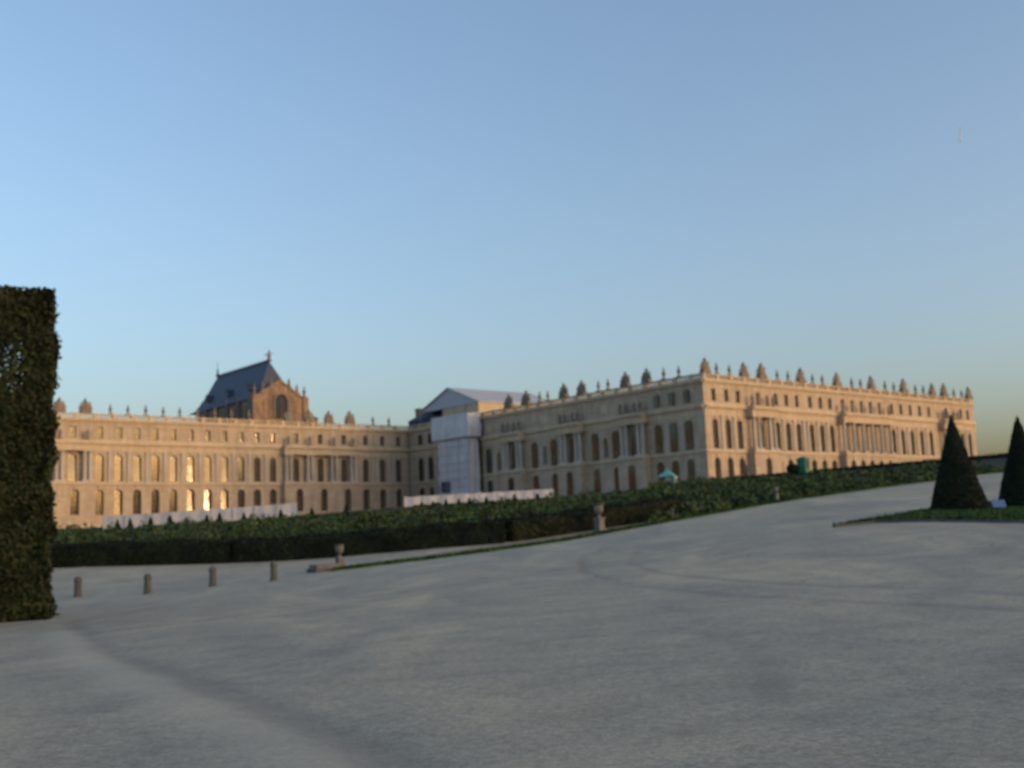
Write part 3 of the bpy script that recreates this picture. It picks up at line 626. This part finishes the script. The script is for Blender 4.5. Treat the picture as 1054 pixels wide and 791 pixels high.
row((61,88,297,318,338.5,360),'V',TR,'roof_trophy','roof sculpture','{} bulky stone trophy from the left on the roofline of the long left wing','trophies on the palace roofs','t')
# statues on the portico entablatures, in front of the attic
for nm, T, rz, us in (('left portico of the sunlit west front', WT, math.pi, (185.2,187.0,190.2,192.0)), ('middle portico of the sunlit west front', WT, math.pi, (217.3,221.1,224.9,228.6,232.3,236.1)), ('right portico of the sunlit west front', WT, math.pi, (261.0,262.8,266.0,267.8)),
        ('right portico of the shaded north front', NT, -math.pi/2, (-165.3,-163.6,-161.2,-159.5)), ('middle portico of the shaded north front', NT, -math.pi/2, (-184.3,-182.6,-180.2,-178.5)), ('left portico of the shaded north front', NT, -math.pi/2, (-204.5,-202.8,-200.4,-198.7)),
        ('right portico of the long left wing', VT, math.pi, (135.3,141.3,148.2,153.9)), ('left portico of the long left wing', VT, math.pi, (80.2,86.2))):
    for i, u in enumerate(us):
        o = link('statue', STA[i % 4], None, T(u,1.25,ZB+9.46), rz); o.scale = (1.1,1.1,1.1)
        tag(o, f'{ORD[i]} stone statue from the left atop the {nm}', 'statue', 'statues on the porticos')
nn = sorted([s for s in STATUE_SPOTS], key=lambda s: -s[0][1])
for i, (p, rz, s, k, rr) in enumerate(nn):
    o = link('niche_statue', STA[(i+1) % 4], None, p, rz); o.scale = (1.4,1.4,1.4)
    tag(o, f'{ORD[i]} robed stone statue from the left in a wall niche of the shaded north front', 'statue', 'statues in the niches')

# ------------------------------------------------------------------ terrace, its retaining wall and hedge
XT = 136.0; YE = 121.0
b = MB(); b.box(XT+.6,600,-300,YE-.6,-5,TERR); b.box(X0-6,600,YE-.6,YV-.5,-5,TERR-.01); tag(b.build('terrace', M['gravel']), kind='structure')
tw = thing('retaining_wall', (XT,95,TERR-3), 'low stone retaining wall of the palace terrace under a dark clipped hedge', 'wall')
b = MB(); b.box(XT,XT+.6,-60,YE,3,TERR+.05); b.box(XT+.6,X0-6,YE-.6,YE,3,TERR+.05); b.build('wall', M['statue'], tw)
b = MB(); b.box(XT-.12,XT+.75,-60,YE+.12,TERR+.05,TERR+.25); b.box(XT+.75,X0-6,YE-.7,YE+.12,TERR+.05,TERR+.25); b.build('coping', M['statue'], tw)
def hedge(name, p0, p1, th, h, mat, label, dens, size, cat='hedge', base=None, wob=.06):
    """clipped hedge along p0-p1 (x,y), dark core plus leaves on every face"""
    p0 = Vector(p0); p1 = Vector(p1); L = (p1-p0).length; t = (p1-p0)/L; n = Vector((-t.y,t.x))
    zf = (lambda x,y: gz(x,y)) if base is None else (lambda x,y: np.full(np.shape(x), base))
    c0 = p0+t*(L/2); root_ = thing(name, (c0.x,c0.y,float(zf(c0.x,c0.y))), label, cat)
    ins = .12; mb = MB(); k = max(1,int(L/1.5)); vs=[]
    for i in range(k+1):
        q = p0+t*(ins+(L-2*ins)*i/k)
        for s in (-1,1):
            a = q+n*s*(th/2-ins); z=float(zf(a.x,a.y)); vs += [(a.x,a.y,z-.1),(a.x,a.y,z+h-ins)]
    mb.add(vs,[(4*i,4*i+1,4*i+5,4*i+4) for i in range(k)]+[(4*i+2,4*i+3,4*i+7,4*i+6) for i in range(k)]+[(4*i+1,4*i+3,4*i+7,4*i+5) for i in range(k)]+[(0,1,3,2),(4*k,4*k+1,4*k+3,4*k+2)])
    mb.build('core', mat, root_)
    pts=[];nr=[]
    def sheet(N, fn, nv):
        a=rng.uniform(0,1,N); c=rng.uniform(0,1,N); P=fn(a,c); P=P+np.array(nv)*(rng.normal(0,wob,(N,1))+wob*1.2*np.sin(P[:,:1]*2.1+P[:,2:3]*1.7)); pts.append(P); nr.append(np.tile(nv,(N,1)))
    for s in (-1,1):
        def fn(a,c,s=s):
            x=p0.x+t.x*L*a+n.x*s*th/2; y=p0.y+t.y*L*a+n.y*s*th/2; return np.c_[x,y,zf(x,y)+h*c]
        sheet(int(L*h*dens), fn, (n.x*s,n.y*s,.15))
    for e in (0,1):
        def fn(a,c,e=e):
            x=p0.x+t.x*L*e+n.x*(a-.5)*th; y=p0.y+t.y*L*e+n.y*(a-.5)*th; return np.c_[x,y,zf(x,y)+h*c]
        sheet(int(th*h*dens), fn, (t.x*(2*e-1),t.y*(2*e-1),.15))
    def fn(a,c):
        x=p0.x+t.x*L*a+n.x*(c-.5)*th; y=p0.y+t.y*L*a+n.y*(c-.5)*th; return np.c_[x,y,zf(x,y)+h]
    sheet(int(L*th*dens), fn, (0,0,1))
    P=np.concatenate(pts)-np.array(root_.location); link('foliage', leaf_mesh('foliage',P,np.concatenate(nr),size,mat), root_)
    return root_
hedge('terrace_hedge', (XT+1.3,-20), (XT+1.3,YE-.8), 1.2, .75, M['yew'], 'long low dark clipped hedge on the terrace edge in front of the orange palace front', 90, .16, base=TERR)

# ------------------------------------------------------------------ garden hedges, beds, lawn
hp = [at_depth(px,575,d) for px,d in ((40,69),(240,68.5))]
hedge('garden_hedge', (hp[0].x,hp[0].y), (hp[1].x,hp[1].y), 1.3, 1.35, M['box'], 'dark clipped garden hedge behind the row of posts, left of the plinth', 150, .1)
hp = [at_depth(px,570,d) for px,d in ((242,68.5),(520,68))]
hedge('garden_hedge', (hp[0].x,hp[0].y), (hp[1].x,hp[1].y), 1.3, 1.3, M['box'], 'dark clipped garden hedge in the middle, behind the grass edged path', 150, .1)
hp = [at_depth(px,560,d) for px,d in ((522,68.5),(700,76))]
hedge('garden_hedge', (hp[0].x,hp[0].y), (hp[1].x,hp[1].y), 1.3, 1.3, M['box'], 'dark clipped garden hedge behind the pale urn, running right to the slope', 150, .1)
# grass edging of the parterre
xa = on_y(345,588,YB).x; xb = 100.0
ribbon([(xa,YB),(xb,YB)], .0, .75, 0, .05, 'grass_edging', M['grass'])
gp = [(xa,YB),(xb,YB),(xb,YB+.7),(xa,YB+.7)]
tag(link('grass', grass_on(gp, 14000, 'grass')), 'narrow strip of short grass along the parterre edge', 'grass', kind='stuff')
m_, n_, p_ = newmat('tan_path'); n_.links.new(ramp(n_, noise(n_, position(n_), 1.5, 8, .7), [(.3, (.2,.17,.12)), (.7, (.3,.255,.18))]), p_.inputs['Base Color']); p_.inputs['Roughness'].default_value = .95; M['tan'] = m_
ribbon([(xa+.3,YB),(62,YB)], .77, 3.6, .0, .02, 'path', M['tan'])
# stone plinth at the end of the edging
q = hit(338,588); pb = thing('stone_plinth', q, 'low flat stone plinth at the left end of the grass edging', 'plinth', rz=0)
b = MB(); b.box(-.95,.85,-.45,.45,-.2,.16); link('base', b.mesh('base', M['post']), pb)
b = MB(); b.box(-.85,.75,-.38,.38,.16,.34); link('slab', b.mesh('slab', M['pale']), pb)
# lawn island with the two yew cones
isl = hits([(857,543),(900,538.5),(960,537),(1054,538.5),(1140,542)]) 
isl2 = hits([(1140,513),(1054,514),(1000,521),(960,526.5),(920,533),(890,538)])
poly = isl+isl2; cxy = np.mean(np.array(poly),0)
mb = MB(); pl = []
for a, c in zip(poly, poly[1:]+poly[:1]):
    k = max(1,int(math.hypot(c[0]-a[0],c[1]-a[1])/1.0)); pl += [(a[0]+(c[0]-a[0])*i/k, a[1]+(c[1]-a[1])*i/k) for i in range(k)]
rings=[1,.8,.6,.4,.2]; vs=[]
for s in rings:
    for x,y in pl:
        X_,Y_=cxy[0]+(x-cxy[0])*s, cxy[1]+(y-cxy[1])*s; vs.append((X_,Y_,g1(X_,Y_)+.07))
vs.append((cxy[0],cxy[1],g1(*cxy)+.07)); n=len(pl)
fs=[(j*n+i,j*n+(i+1)%n,(j+1)*n+(i+1)%n,(j+1)*n+i) for j in range(4) for i in range(n)]+[(4*n+i,4*n+(i+1)%n,5*n) for i in range(n)]
base=len(vs); vs+=[(x,y,g1(x,y)-.1) for x,y in pl]; fs+=[(i,(i+1)%n,base+(i+1)%n,base+i) for i in range(n)]
mb.add(vs,fs); tag(mb.build('lawn', M['grass'], recalc=False), kind='structure')
tag(link('grass', grass_on(poly, 26000, 'grass')), 'short green grass on the lawn under the yew cones', 'grass', kind='stuff')
# kerb stones along the island front
ribbon([isl[0]]+isl[1:], -.22, 0, 0, .09, 'kerb', M['post'])

def cone_tree(name, loc, h, r, label, group, n, size, mat=None):
    mat = mat or M['yew']; o = thing(name, loc, label, 'topiary', group)
    b = MB(); b.lathe([(.09,-.2),(.07,.4)],8); link('trunk', b.mesh('trunk', M['bark']), o)
    prof = [(r*.90,.08),(r*.97,h*.06),(r*.78,h*.24),(r*.56,h*.46),(r*.34,h*.68),(r*.15,h*.87),(.03,h*.985)]
    a = rng.uniform(0,2*math.pi,n); tt = 1-np.sqrt(rng.uniform(0,1,n)); zz = .06+tt*(h-.06)
    rr = np.interp(zz,[p[1] for p in prof],[p[0] for p in prof])*(1+rng.normal(0,.012,n)+.015*np.sin(a*5+zz*3))
    P = np.c_[rr*np.cos(a),rr*np.sin(a),zz]; N = np.c_[np.cos(a),np.sin(a),np.full(n,.25)]
    me = leaf_mesh('crown',P,N,size,mat)
    bm = bmesh.new(); bm.from_mesh(me); t = MB(); t.lathe([(p[0]*.95,p[1]) for p in prof],16); m2 = t.mesh('tmp',mat); bm.from_mesh(m2); bm.to_mesh(me); bm.free(); link('crown',me,o); return o
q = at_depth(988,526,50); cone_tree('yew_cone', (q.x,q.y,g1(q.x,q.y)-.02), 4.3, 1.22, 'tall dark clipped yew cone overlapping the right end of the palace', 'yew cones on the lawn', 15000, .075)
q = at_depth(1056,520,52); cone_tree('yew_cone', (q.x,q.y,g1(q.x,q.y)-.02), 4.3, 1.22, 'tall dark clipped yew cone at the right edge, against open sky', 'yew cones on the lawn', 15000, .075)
# small lawn sign
q = hit(1030,538); sg = thing('lawn_sign', q, 'small pale blue sign on a dark post at the lawn edge', 'sign', rz=math.atan2(_r0.y,_r0.x))
b = MB(); b.lathe([(.05,-.1),(.03,-.0),(.028,.62)],8); b.box(-.09,.09,-.09,.09,-.05,.06); link('post', b.mesh('post', M['dkgreen']), sg)
b = MB(); b.add([(-.24,-.09,.56),(.24,-.09,.56),(.24,.06,.84),(-.24,.06,.84),(-.24,-.06,.545),(.24,-.06,.545),(.24,.09,.825),(-.24,.09,.825)],[(0,1,2,3),(7,6,5,4),(0,4,5,1),(1,5,6,2),(2,6,7,3),(3,7,4,0)]); link('panel', b.mesh('panel', M['blue']), sg)

# big clipped hedge at the left edge
def tall_hedge():
    c = at_depth(50,637,36); zg = g1(c.x,c.y); _v = ray(50,470); _v.z = 0; fd = _v.normalized(); t = Vector((-fd.y,fd.x,0)); H = 10.75; Wd = 9.0; D = 2.6
    o = thing('tall_hedge', (c.x,c.y,zg), 'tall clipped hornbeam hedge wall cutting off the left edge', 'hedge')
    def T(a,b_,z): v = t*a + fd*b_; return (v.x,v.y,z)
    core = MB(); i_=.3
    for (a0,a1,z0,z1) in ((i_,.9,-.3,H-i_),(.9,2.0,-.3,7.3),(.9,2.0,9.3,H-i_),(2.0,Wd,-.3,H-i_)): core.box(a0,a1,i_,D-i_,z0,z1,T)
    core.build('core', M['beech'], None); bpy.data.objects[-1 if False else 'core'] if False else None
    co = [ob for ob in COL.objects if ob.name.startswith('core') and ob.parent is None][-1]; co.parent = o
    P=[];N=[]
    def sh(num,fn,nv,k=.08):
        a,c_=rng.uniform(0,1,num),rng.uniform(0,1,num); q=fn(a,c_); d=np.array(nv)
        q=q+d*(rng.normal(0,k,(num,1))-.12+.1*np.sin(q[:,:1]*1.9+q[:,2:3]*2.3)+.07*np.sin(q[:,2:3]*5.1)); P.append(q); N.append(np.tile(d,(num,1)))
    tv=np.array(t); fv=np.array(fd)
    def gapfilter(q):
        a=q@tv; z=q[:,2]; keep=~((np.abs(a-1.25)<.2+.15*np.sin(z*7))&(z>7.7)&(z<8.8)&(rng.uniform(0,1,len(q))<.25)); return keep
    sh(52000,lambda a,c_: np.outer(a*Wd,tv)+np.outer(c_*H,[0,0,1]),tuple(-fv))
    sh(14000,lambda a,c_: np.outer(a*Wd,tv)+np.outer(np.full(len(a),D),fv)+np.outer(c_*H,[0,0,1]),tuple(fv))
    sh(16000,lambda a,c_: np.outer(a*D,fv)+np.outer(c_*H,[0,0,1]),tuple(-tv))
    sh(7000,lambda a,c_: np.outer(a*Wd,tv)+np.outer(c_*D,fv)+np.outer(np.full(len(a),H),[0,0,1]),(0,0,1))
    q=np.concatenate(P); nn_=np.concatenate(N); k=gapfilter(q); link('foliage',leaf_mesh('foliage',q[k],nn_[k],.1,M['beech']),o)
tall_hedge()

# bollards
def bollards():
    b = MB(); b.lathe([(.2,-.15),(.2,.05),(.165,.09),(.15,.62),(.175,.66),(.175,.74),(.15,.82),(.09,.88),(.01,.9)],12); me = b.mesh('bollard', M['post'], smooth=False)
    lab = ['leftmost dark stone post, next to the tall hedge','second dark stone post from the tall hedge','third dark stone post from the tall hedge','fourth dark stone post, nearest the stone plinth']
    for (px,py),l in zip(((80,614.5),(152,611.5),(219,603.5),(282,598)),lab):
        q = hit(px,py); o = link('bollard', me, None, q, random.uniform(0,3)); tag(o, l, 'bollard', 'stone posts in a row')
bollards()
# pale urns on pedestals along the parterre
def garden_urn(px, Y, h, label):
    q = on_y(px,540,Y); z = g1(q.x,Y); o = thing('garden_urn',(q.x,Y,z),label,'urn','pale urns along the grass edging'); s = h/1.7
    b = MB(); b.box(-.3*s,.3*s,-.3*s,.3*s,-.15,.14*s); b.box(-.22*s,.22*s,-.22*s,.22*s,.14*s,.72*s); b.box(-.28*s,.28*s,-.28*s,.28*s,.72*s,.82*s); link('pedestal', b.mesh('pedestal', M['pale']), o)
    b = MB(); b.lathe([(r*s,z_*s) for r,z_ in ((.17,.82),(.08,.92),(.1,1.0),(.26,1.18),(.3,1.4),(.24,1.52),(.34,1.62),(.36,1.66),(.28,1.64),(.02,1.5))],14); link('vase', b.mesh('vase', M['pale'], smooth=False), o)
garden_urn(349,YB+1.6,1.25,'pale stone urn on pedestal beside the low stone plinth')
garden_urn(617,YB+2.2,1.75,'pale stone urn on pedestal in front of the middle of the dark garden hedge')
garden_urn(801,YB+2.0,1.1,'pale stone urn on pedestal at the foot of the green slope on the right')
q = on_y(693,536,YB+1.0); po = link('marker_post', (lambda b: (b.lathe([(.07,-.1),(.06,.6),(.09,.64),(.09,.7),(.02,.78)],8), b.mesh('marker_post', M['pale']))[1])(MB()), None, (q.x,YB+1.0,g1(q.x,YB+1.0))); tag(po,'thin pale post by the grass edging, between the two right urns','post')

# planting of the parterre: leafy beds (uncountable) and small yew cones standing in them
def beds():
    P=[];N=[]
    def clump(x,y,r,h,num):
        z=g1(x,y); u=rng.normal(0,1,(num,3)); u/=np.linalg.norm(u,axis=1)[:,None]; u[:,2]=np.abs(u[:,2]); k=rng.uniform(.7,1.08,(num,1))
        q=u*k*np.array([r,r,h])+np.array([x,y,z]); P.append(q); N.append(u)
    for _ in range(1900):
        px=random.uniform(35,720); d=random.triangular(71,150,85); q=at_depth(px,540,d)
        if q.x > XT-3: continue
        h = random.choice((.3,.4,.6,.9,1.3,2.2))*random.uniform(.8,1.1); z = g1(q.x,q.y)
        lim = at_depth(px, np.interp(px,[30,60,105,305,430,570,690,730],[545,546,546,532,523,513,502,497])+(random.uniform(-2,3) if random.random()<.93 else -6), d).z - z
        if lim < .25: continue
        clump(q.x,q.y,random.uniform(.5,1.4),min(h,lim),70)
    return leaf_mesh('flower_bed',np.concatenate(P),np.concatenate(N),.2,M['shrub'],.7)
tag(link('flower_bed', beds()), 'mixed leafy shrubs and flowers filling the parterre beds behind the garden hedge', 'shrubs', kind='stuff')
def slope_beds():
    P=[];N=[]
    for _ in range(1500):
        x=random.uniform(52,133); y=YB+1.6+58*random.random()**1.6
        if x*_f0.x+y*_f0.y < 71: continue
        q=Vector((x,y)); px=527+F*(q.x*_r0.x+q.y*_r0.y)/(q.x*_f0.x+q.y*_f0.y)
        if px < 665: continue
        if y > YB+26 and random.random()<.3: continue
        r=random.uniform(.5,1.4); h=random.choice((.5,.8,1.1,1.5))
        if y<YB+3: r=min(r,.8); h=min(h,.7)
        if px>1015: h*=.5
        z=g1(x,y); u=rng.normal(0,1,(70,3)); u/=np.linalg.norm(u,axis=1)[:,None]; u[:,2]=np.abs(u[:,2]); P.append(u*rng.uniform(.7,1.08,(70,1))*np.array([r,r,h])+np.array([x,y,z])); N.append(u)
    return leaf_mesh('shrub_slope',np.concatenate(P),np.concatenate(N),.2,M['shrub'],.7)
tag(link('shrub_slope', slope_beds()), 'dark green shrubs covering the slope below the terrace wall', 'shrubs', kind='stuff')
cp = [(121,535),(134,534),(155,532.5),(175,530.5),(192,532),(213,530),(226,527.5),(251,528),(289,525),(321,523),(356,520.5),(434,517),(445.5,515.5),(459,514.5),(472,514),(483,513),(500.5,511),(529,509.5),(553,508)]
for i,(px,py) in enumerate(cp):
    d = random.uniform(112,128) if px < 400 else random.uniform(112,126); q = at_depth(px,py,d); zg = g1(q.x,q.y); h = q.z-zg
    if h < 1.2: h = 1.4; zg = q.z-h
    where = f'{ORD[i]} small dark yew cone from the left, before the left white fence' if i < 10 else ('lone small dark yew cone in the gap between the two white fences' if i == 10 else f'{ORD[i-11]} small dark yew cone from the left, before the right white fence')
    cone_tree('small_yew_cone', (q.x,q.y,zg), h, .30*h if h < 3 else .9, where, 'small yew cones in the parterre', 700, .16)

# ------------------------------------------------------------------ site fences, tents and small things by the palace
def site_fence(pa, pb, d, h, label, n=9):
    a = at_depth(*pa,d); b_ = at_depth(*pb,d); A2=Vector((a.x,a.y)); B2=Vector((b_.x,b_.y)); o = thing('site_fence',(A2.x,A2.y,a.z-h),label,'fence','white fences round the building site')
    zt = lambda s: a.z+(b_.z-a.z)*s
    for i in range(n):
        s0=i/n; s1=(i+1)/n; p=A2.lerp(B2,s0); q=A2.lerp(B2,s1); nn_=Vector((-(q-p).y,(q-p).x)).normalized(); m = MB(); k=6; vs=[]
        for j in range(k+1):
            t=j/k; c=p.lerp(q,.01+.98*t)+nn_*(.05*math.sin(t*9+i)); z1=zt(s0+(s1-s0)*t)-.06*math.sin(math.pi*t)-random.uniform(0,.04); z0=z1-h
            vs += [(c.x,c.y,z0),(c.x,c.y,z1),(c.x+nn_.x*.03,c.y+nn_.y*.03,z0),(c.x+nn_.x*.03,c.y+nn_.y*.03,z1)]
        m.add(vs,[(4*j,4*j+1,4*j+5,4*j+4) for j in range(k)]+[(4*j+2,4*j+3,4*j+7,4*j+6) for j in range(k)]+[(4*j+1,4*j+3,4*j+7,4*j+5) for j in range(k)]); m.build('panel',M['white'],o)
        m = MB(); m.tube((p.x,p.y,zt(s0)-h-1.5),(p.x,p.y,zt(s0)+.08),.06,.06); m.build('post',M['steel'],o)
site_fence((106,532),(306,517.5),150,2.6,'long white tarpaulin fence below the glinting windows of the left wing',9)
site_fence((416,511.5),(570,503),150,1.9,'white tarpaulin fence at the foot of the wrapped scaffold tower',8)
q = at_depth(686.5,482,168); z0 = q.z-3.0; tn = thing('turquoise_tent',(q.x,q.y,z0),'small turquoise pointed tent in front of the shaded north front','tent',rz=.5)
b = MB(); b.add([(-1.3,-1.3,1.7),(1.3,-1.3,1.7),(1.3,1.3,1.7),(-1.3,1.3,1.7),(0,0,3.0),(-.35,-.35,2.45),(.35,-.35,2.45),(.35,.35,2.45),(-.35,.35,2.45)],[(0,1,6,5),(1,2,7,6),(2,3,8,7),(3,0,5,8),(5,6,4),(6,7,4),(7,8,4),(8,5,4)]); link('canopy', b.mesh('canopy',M['teal']),tn)
for s,t_ in ((-1,-1),(1,-1),(1,1),(-1,1)):
    b = MB(); b.tube((s*1.25,t_*1.25,-2),(s*1.25,t_*1.25,1.72),.05,.05); link('leg', b.mesh('leg',M['steel']),tn)
b = MB(); b.box(-1.2,-.2,-1.28,-1.22,-.6,1.68); link('side_cloth', b.mesh('side_cloth',M['teal']),tn)
b = MB(); b.box(.3,1.2,-1.29,-1.23,-.6,1.68); link('side_cloth', b.mesh('side_cloth',M['white']),tn)
q = at_depth(827,481,150); kz = TERR; ko = thing('green_kiosk',(q.x,q.y,kz),'square green wooden kiosk on the terrace hedge line before the orange front','kiosk',rz=.15)
hk = at_depth(827,470.5,150).z-kz
b = MB(); b.box(-.7,.7,-.6,.6,-.05,hk-.3); link('body', b.mesh('body',M['green']),ko)
b = MB(); b.add([(-.85,-.75,hk-.3),(.85,-.75,hk-.3),(.85,.75,hk-.3),(-.85,.75,hk-.3),(0,0,hk+.1)],[(0,1,4),(1,2,4),(2,3,4),(3,0,4),(0,1,2,3)]); link('roof', b.mesh('roof',M['green']),ko)
b = MB(); b.box(-.45,.45,-.63,-.6,.5,hk-.5); link('shutter', b.mesh('shutter',M['dkgreen']),ko)
q = at_depth(816,482,150); o_ = thing('clipped_bush',(q.x,q.y,TERR-.05),'dark rounded bush beside the green kiosk on the terrace edge','bush')
b = MB(); b.lathe([(.1,0),(.08,.5)],7); link('stem', b.mesh('stem',M['bark']),o_)
u=rng.normal(0,1,(700,3)); u/=np.linalg.norm(u,axis=1)[:,None]; link('foliage', leaf_mesh('foliage',u*rng.uniform(.5,1.05,(700,1))*np.array([.9,.8,.65])+np.array([0,0,.65]),u,.2,M['yew']),o_)
# round clipped tubs and bronze figures before the west front
def tub(px, py, d, label, s=1.0):
    q = at_depth(px,py,d); o = thing('tub_tree',(q.x,q.y,TERR),label,'potted tree','clipped trees in tubs on the terrace')
    b = MB(); b.box(-.5*s,.5*s,-.5*s,.5*s,0,.9*s); link('tub', b.mesh('tub',M['dkgreen']),o)
    b = MB(); b.lathe([(.07,.9*s),(.06,1.7*s)],7); link('trunk', b.mesh('trunk',M['bark']),o)
    u=rng.normal(0,1,(500,3)); u/=np.linalg.norm(u,axis=1)[:,None]; link('crown', leaf_mesh('crown',u*rng.uniform(.6,1.05,(500,1))*.75*s+np.array([0,0,2.25*s]),u,.2,M['yew']),o)
tub(733,480,214,'first clipped round tree in a tub from the left, at the sunlit corner')
tub(745,480,217,'second clipped round tree in a tub from the left, near the sunlit corner',.9)
tub(897,476,250,'third clipped round tree in a tub, below the middle portico')
tub(905,475,252,'fourth clipped round tree in a tub, right of the one below the middle portico',1.1)
def bronze(px, d, label):
    q = at_depth(px,480,d); o = thing('bronze_statue',(q.x,q.y,TERR),label,'statue','dark bronze statues on the terrace')
    b = MB(); b.box(-.7,.7,-.7,.7,0,.3); b.box(-.55,.55,-.55,.55,.3,2.0); b.box(-.65,.65,-.65,.65,2.0,2.2); link('pedestal', b.mesh('pedestal',M['statue']),o)
    me = STA[1].copy(); me.materials[0] = M['dkgreen']; f = link('figure', me, o, (0,0,2.2), math.pi); f.scale=(1.5,1.5,1.5)
bronze(768.5,222,'dark bronze statue on pedestal before the left portico of the sunlit front')
bronze(866,245,'dark bronze statue on pedestal before the middle portico of the sunlit front')

dp=[hit(random.uniform(120,1050),y) for y in [555+240*random.random()**1.5 for _ in range(90)]]; dp=[q for q in dp if q and 22<(q-EYE).length<60]
dq=np.array([(q.x,q.y,q.z+.015) for q in dp]); tag(link('leaf_litter',leaf_mesh('leaf_litter',dq,np.tile([0,0,1.],(len(dq),1)),.038,M['bark'],.3,2.2)),'scattered dry leaves and twigs on the gravel','litter',kind='stuff')
# contrail high in the sky
q = EYE+ray(989,132)*5200; q2 = EYE+ray(988,146)*5200; b = MB(); b.tube(q,q2,5,8,8); m_,n_,p_ = newmat('ice_trail'); p_.inputs['Base Color'].default_value=(.8,.8,.8,1); p_.inputs['Alpha'].default_value=.35
tag(b.build('contrail',m_,None,loc=tuple(q)),'short faint white aircraft trail high in the sky','contrail')

# woods out of view westwards, added to keep the low sun off the parterre
def shading_woods():
    P=[];N=[]; mb=MB()
    for k in range(260):
        x=random.uniform(-140,520); y=random.uniform(-190,-150); z=g1(x,y); h=random.uniform(20,23.5)+3; h-=max(0,min(1,(x-190)/60))*7; r=random.uniform(4,6.5)
        mb.lathe([(.35,z-1),(.2,z+h*.6)],6,(x,y,0)); mb.lathe([(r*.5,z+2),(r*.95,z+h*.35),(r,z+h*.6),(r*.7,z+h*.88),(.3,z+h)],9,(x,y,0))
        u=rng.normal(0,1,(60,3)); u/=np.linalg.norm(u,axis=1)[:,None]; P.append(u*np.array([r,r,h*.42])+np.array([x,y,z+h*.58])); N.append(u)
    me=leaf_mesh('shading_woods',np.concatenate(P),np.concatenate(N),1.3,M['wood']); bm=bmesh.new(); bm.from_mesh(me); bm.from_mesh(mb.mesh('tmp',M['wood'])); bm.to_mesh(me); bm.free()
    tag(link('shading_woods',me),'unseen woodland west of the gardens, added to shade them from the low sun','shading_woods',kind='stuff')
shading_woods()
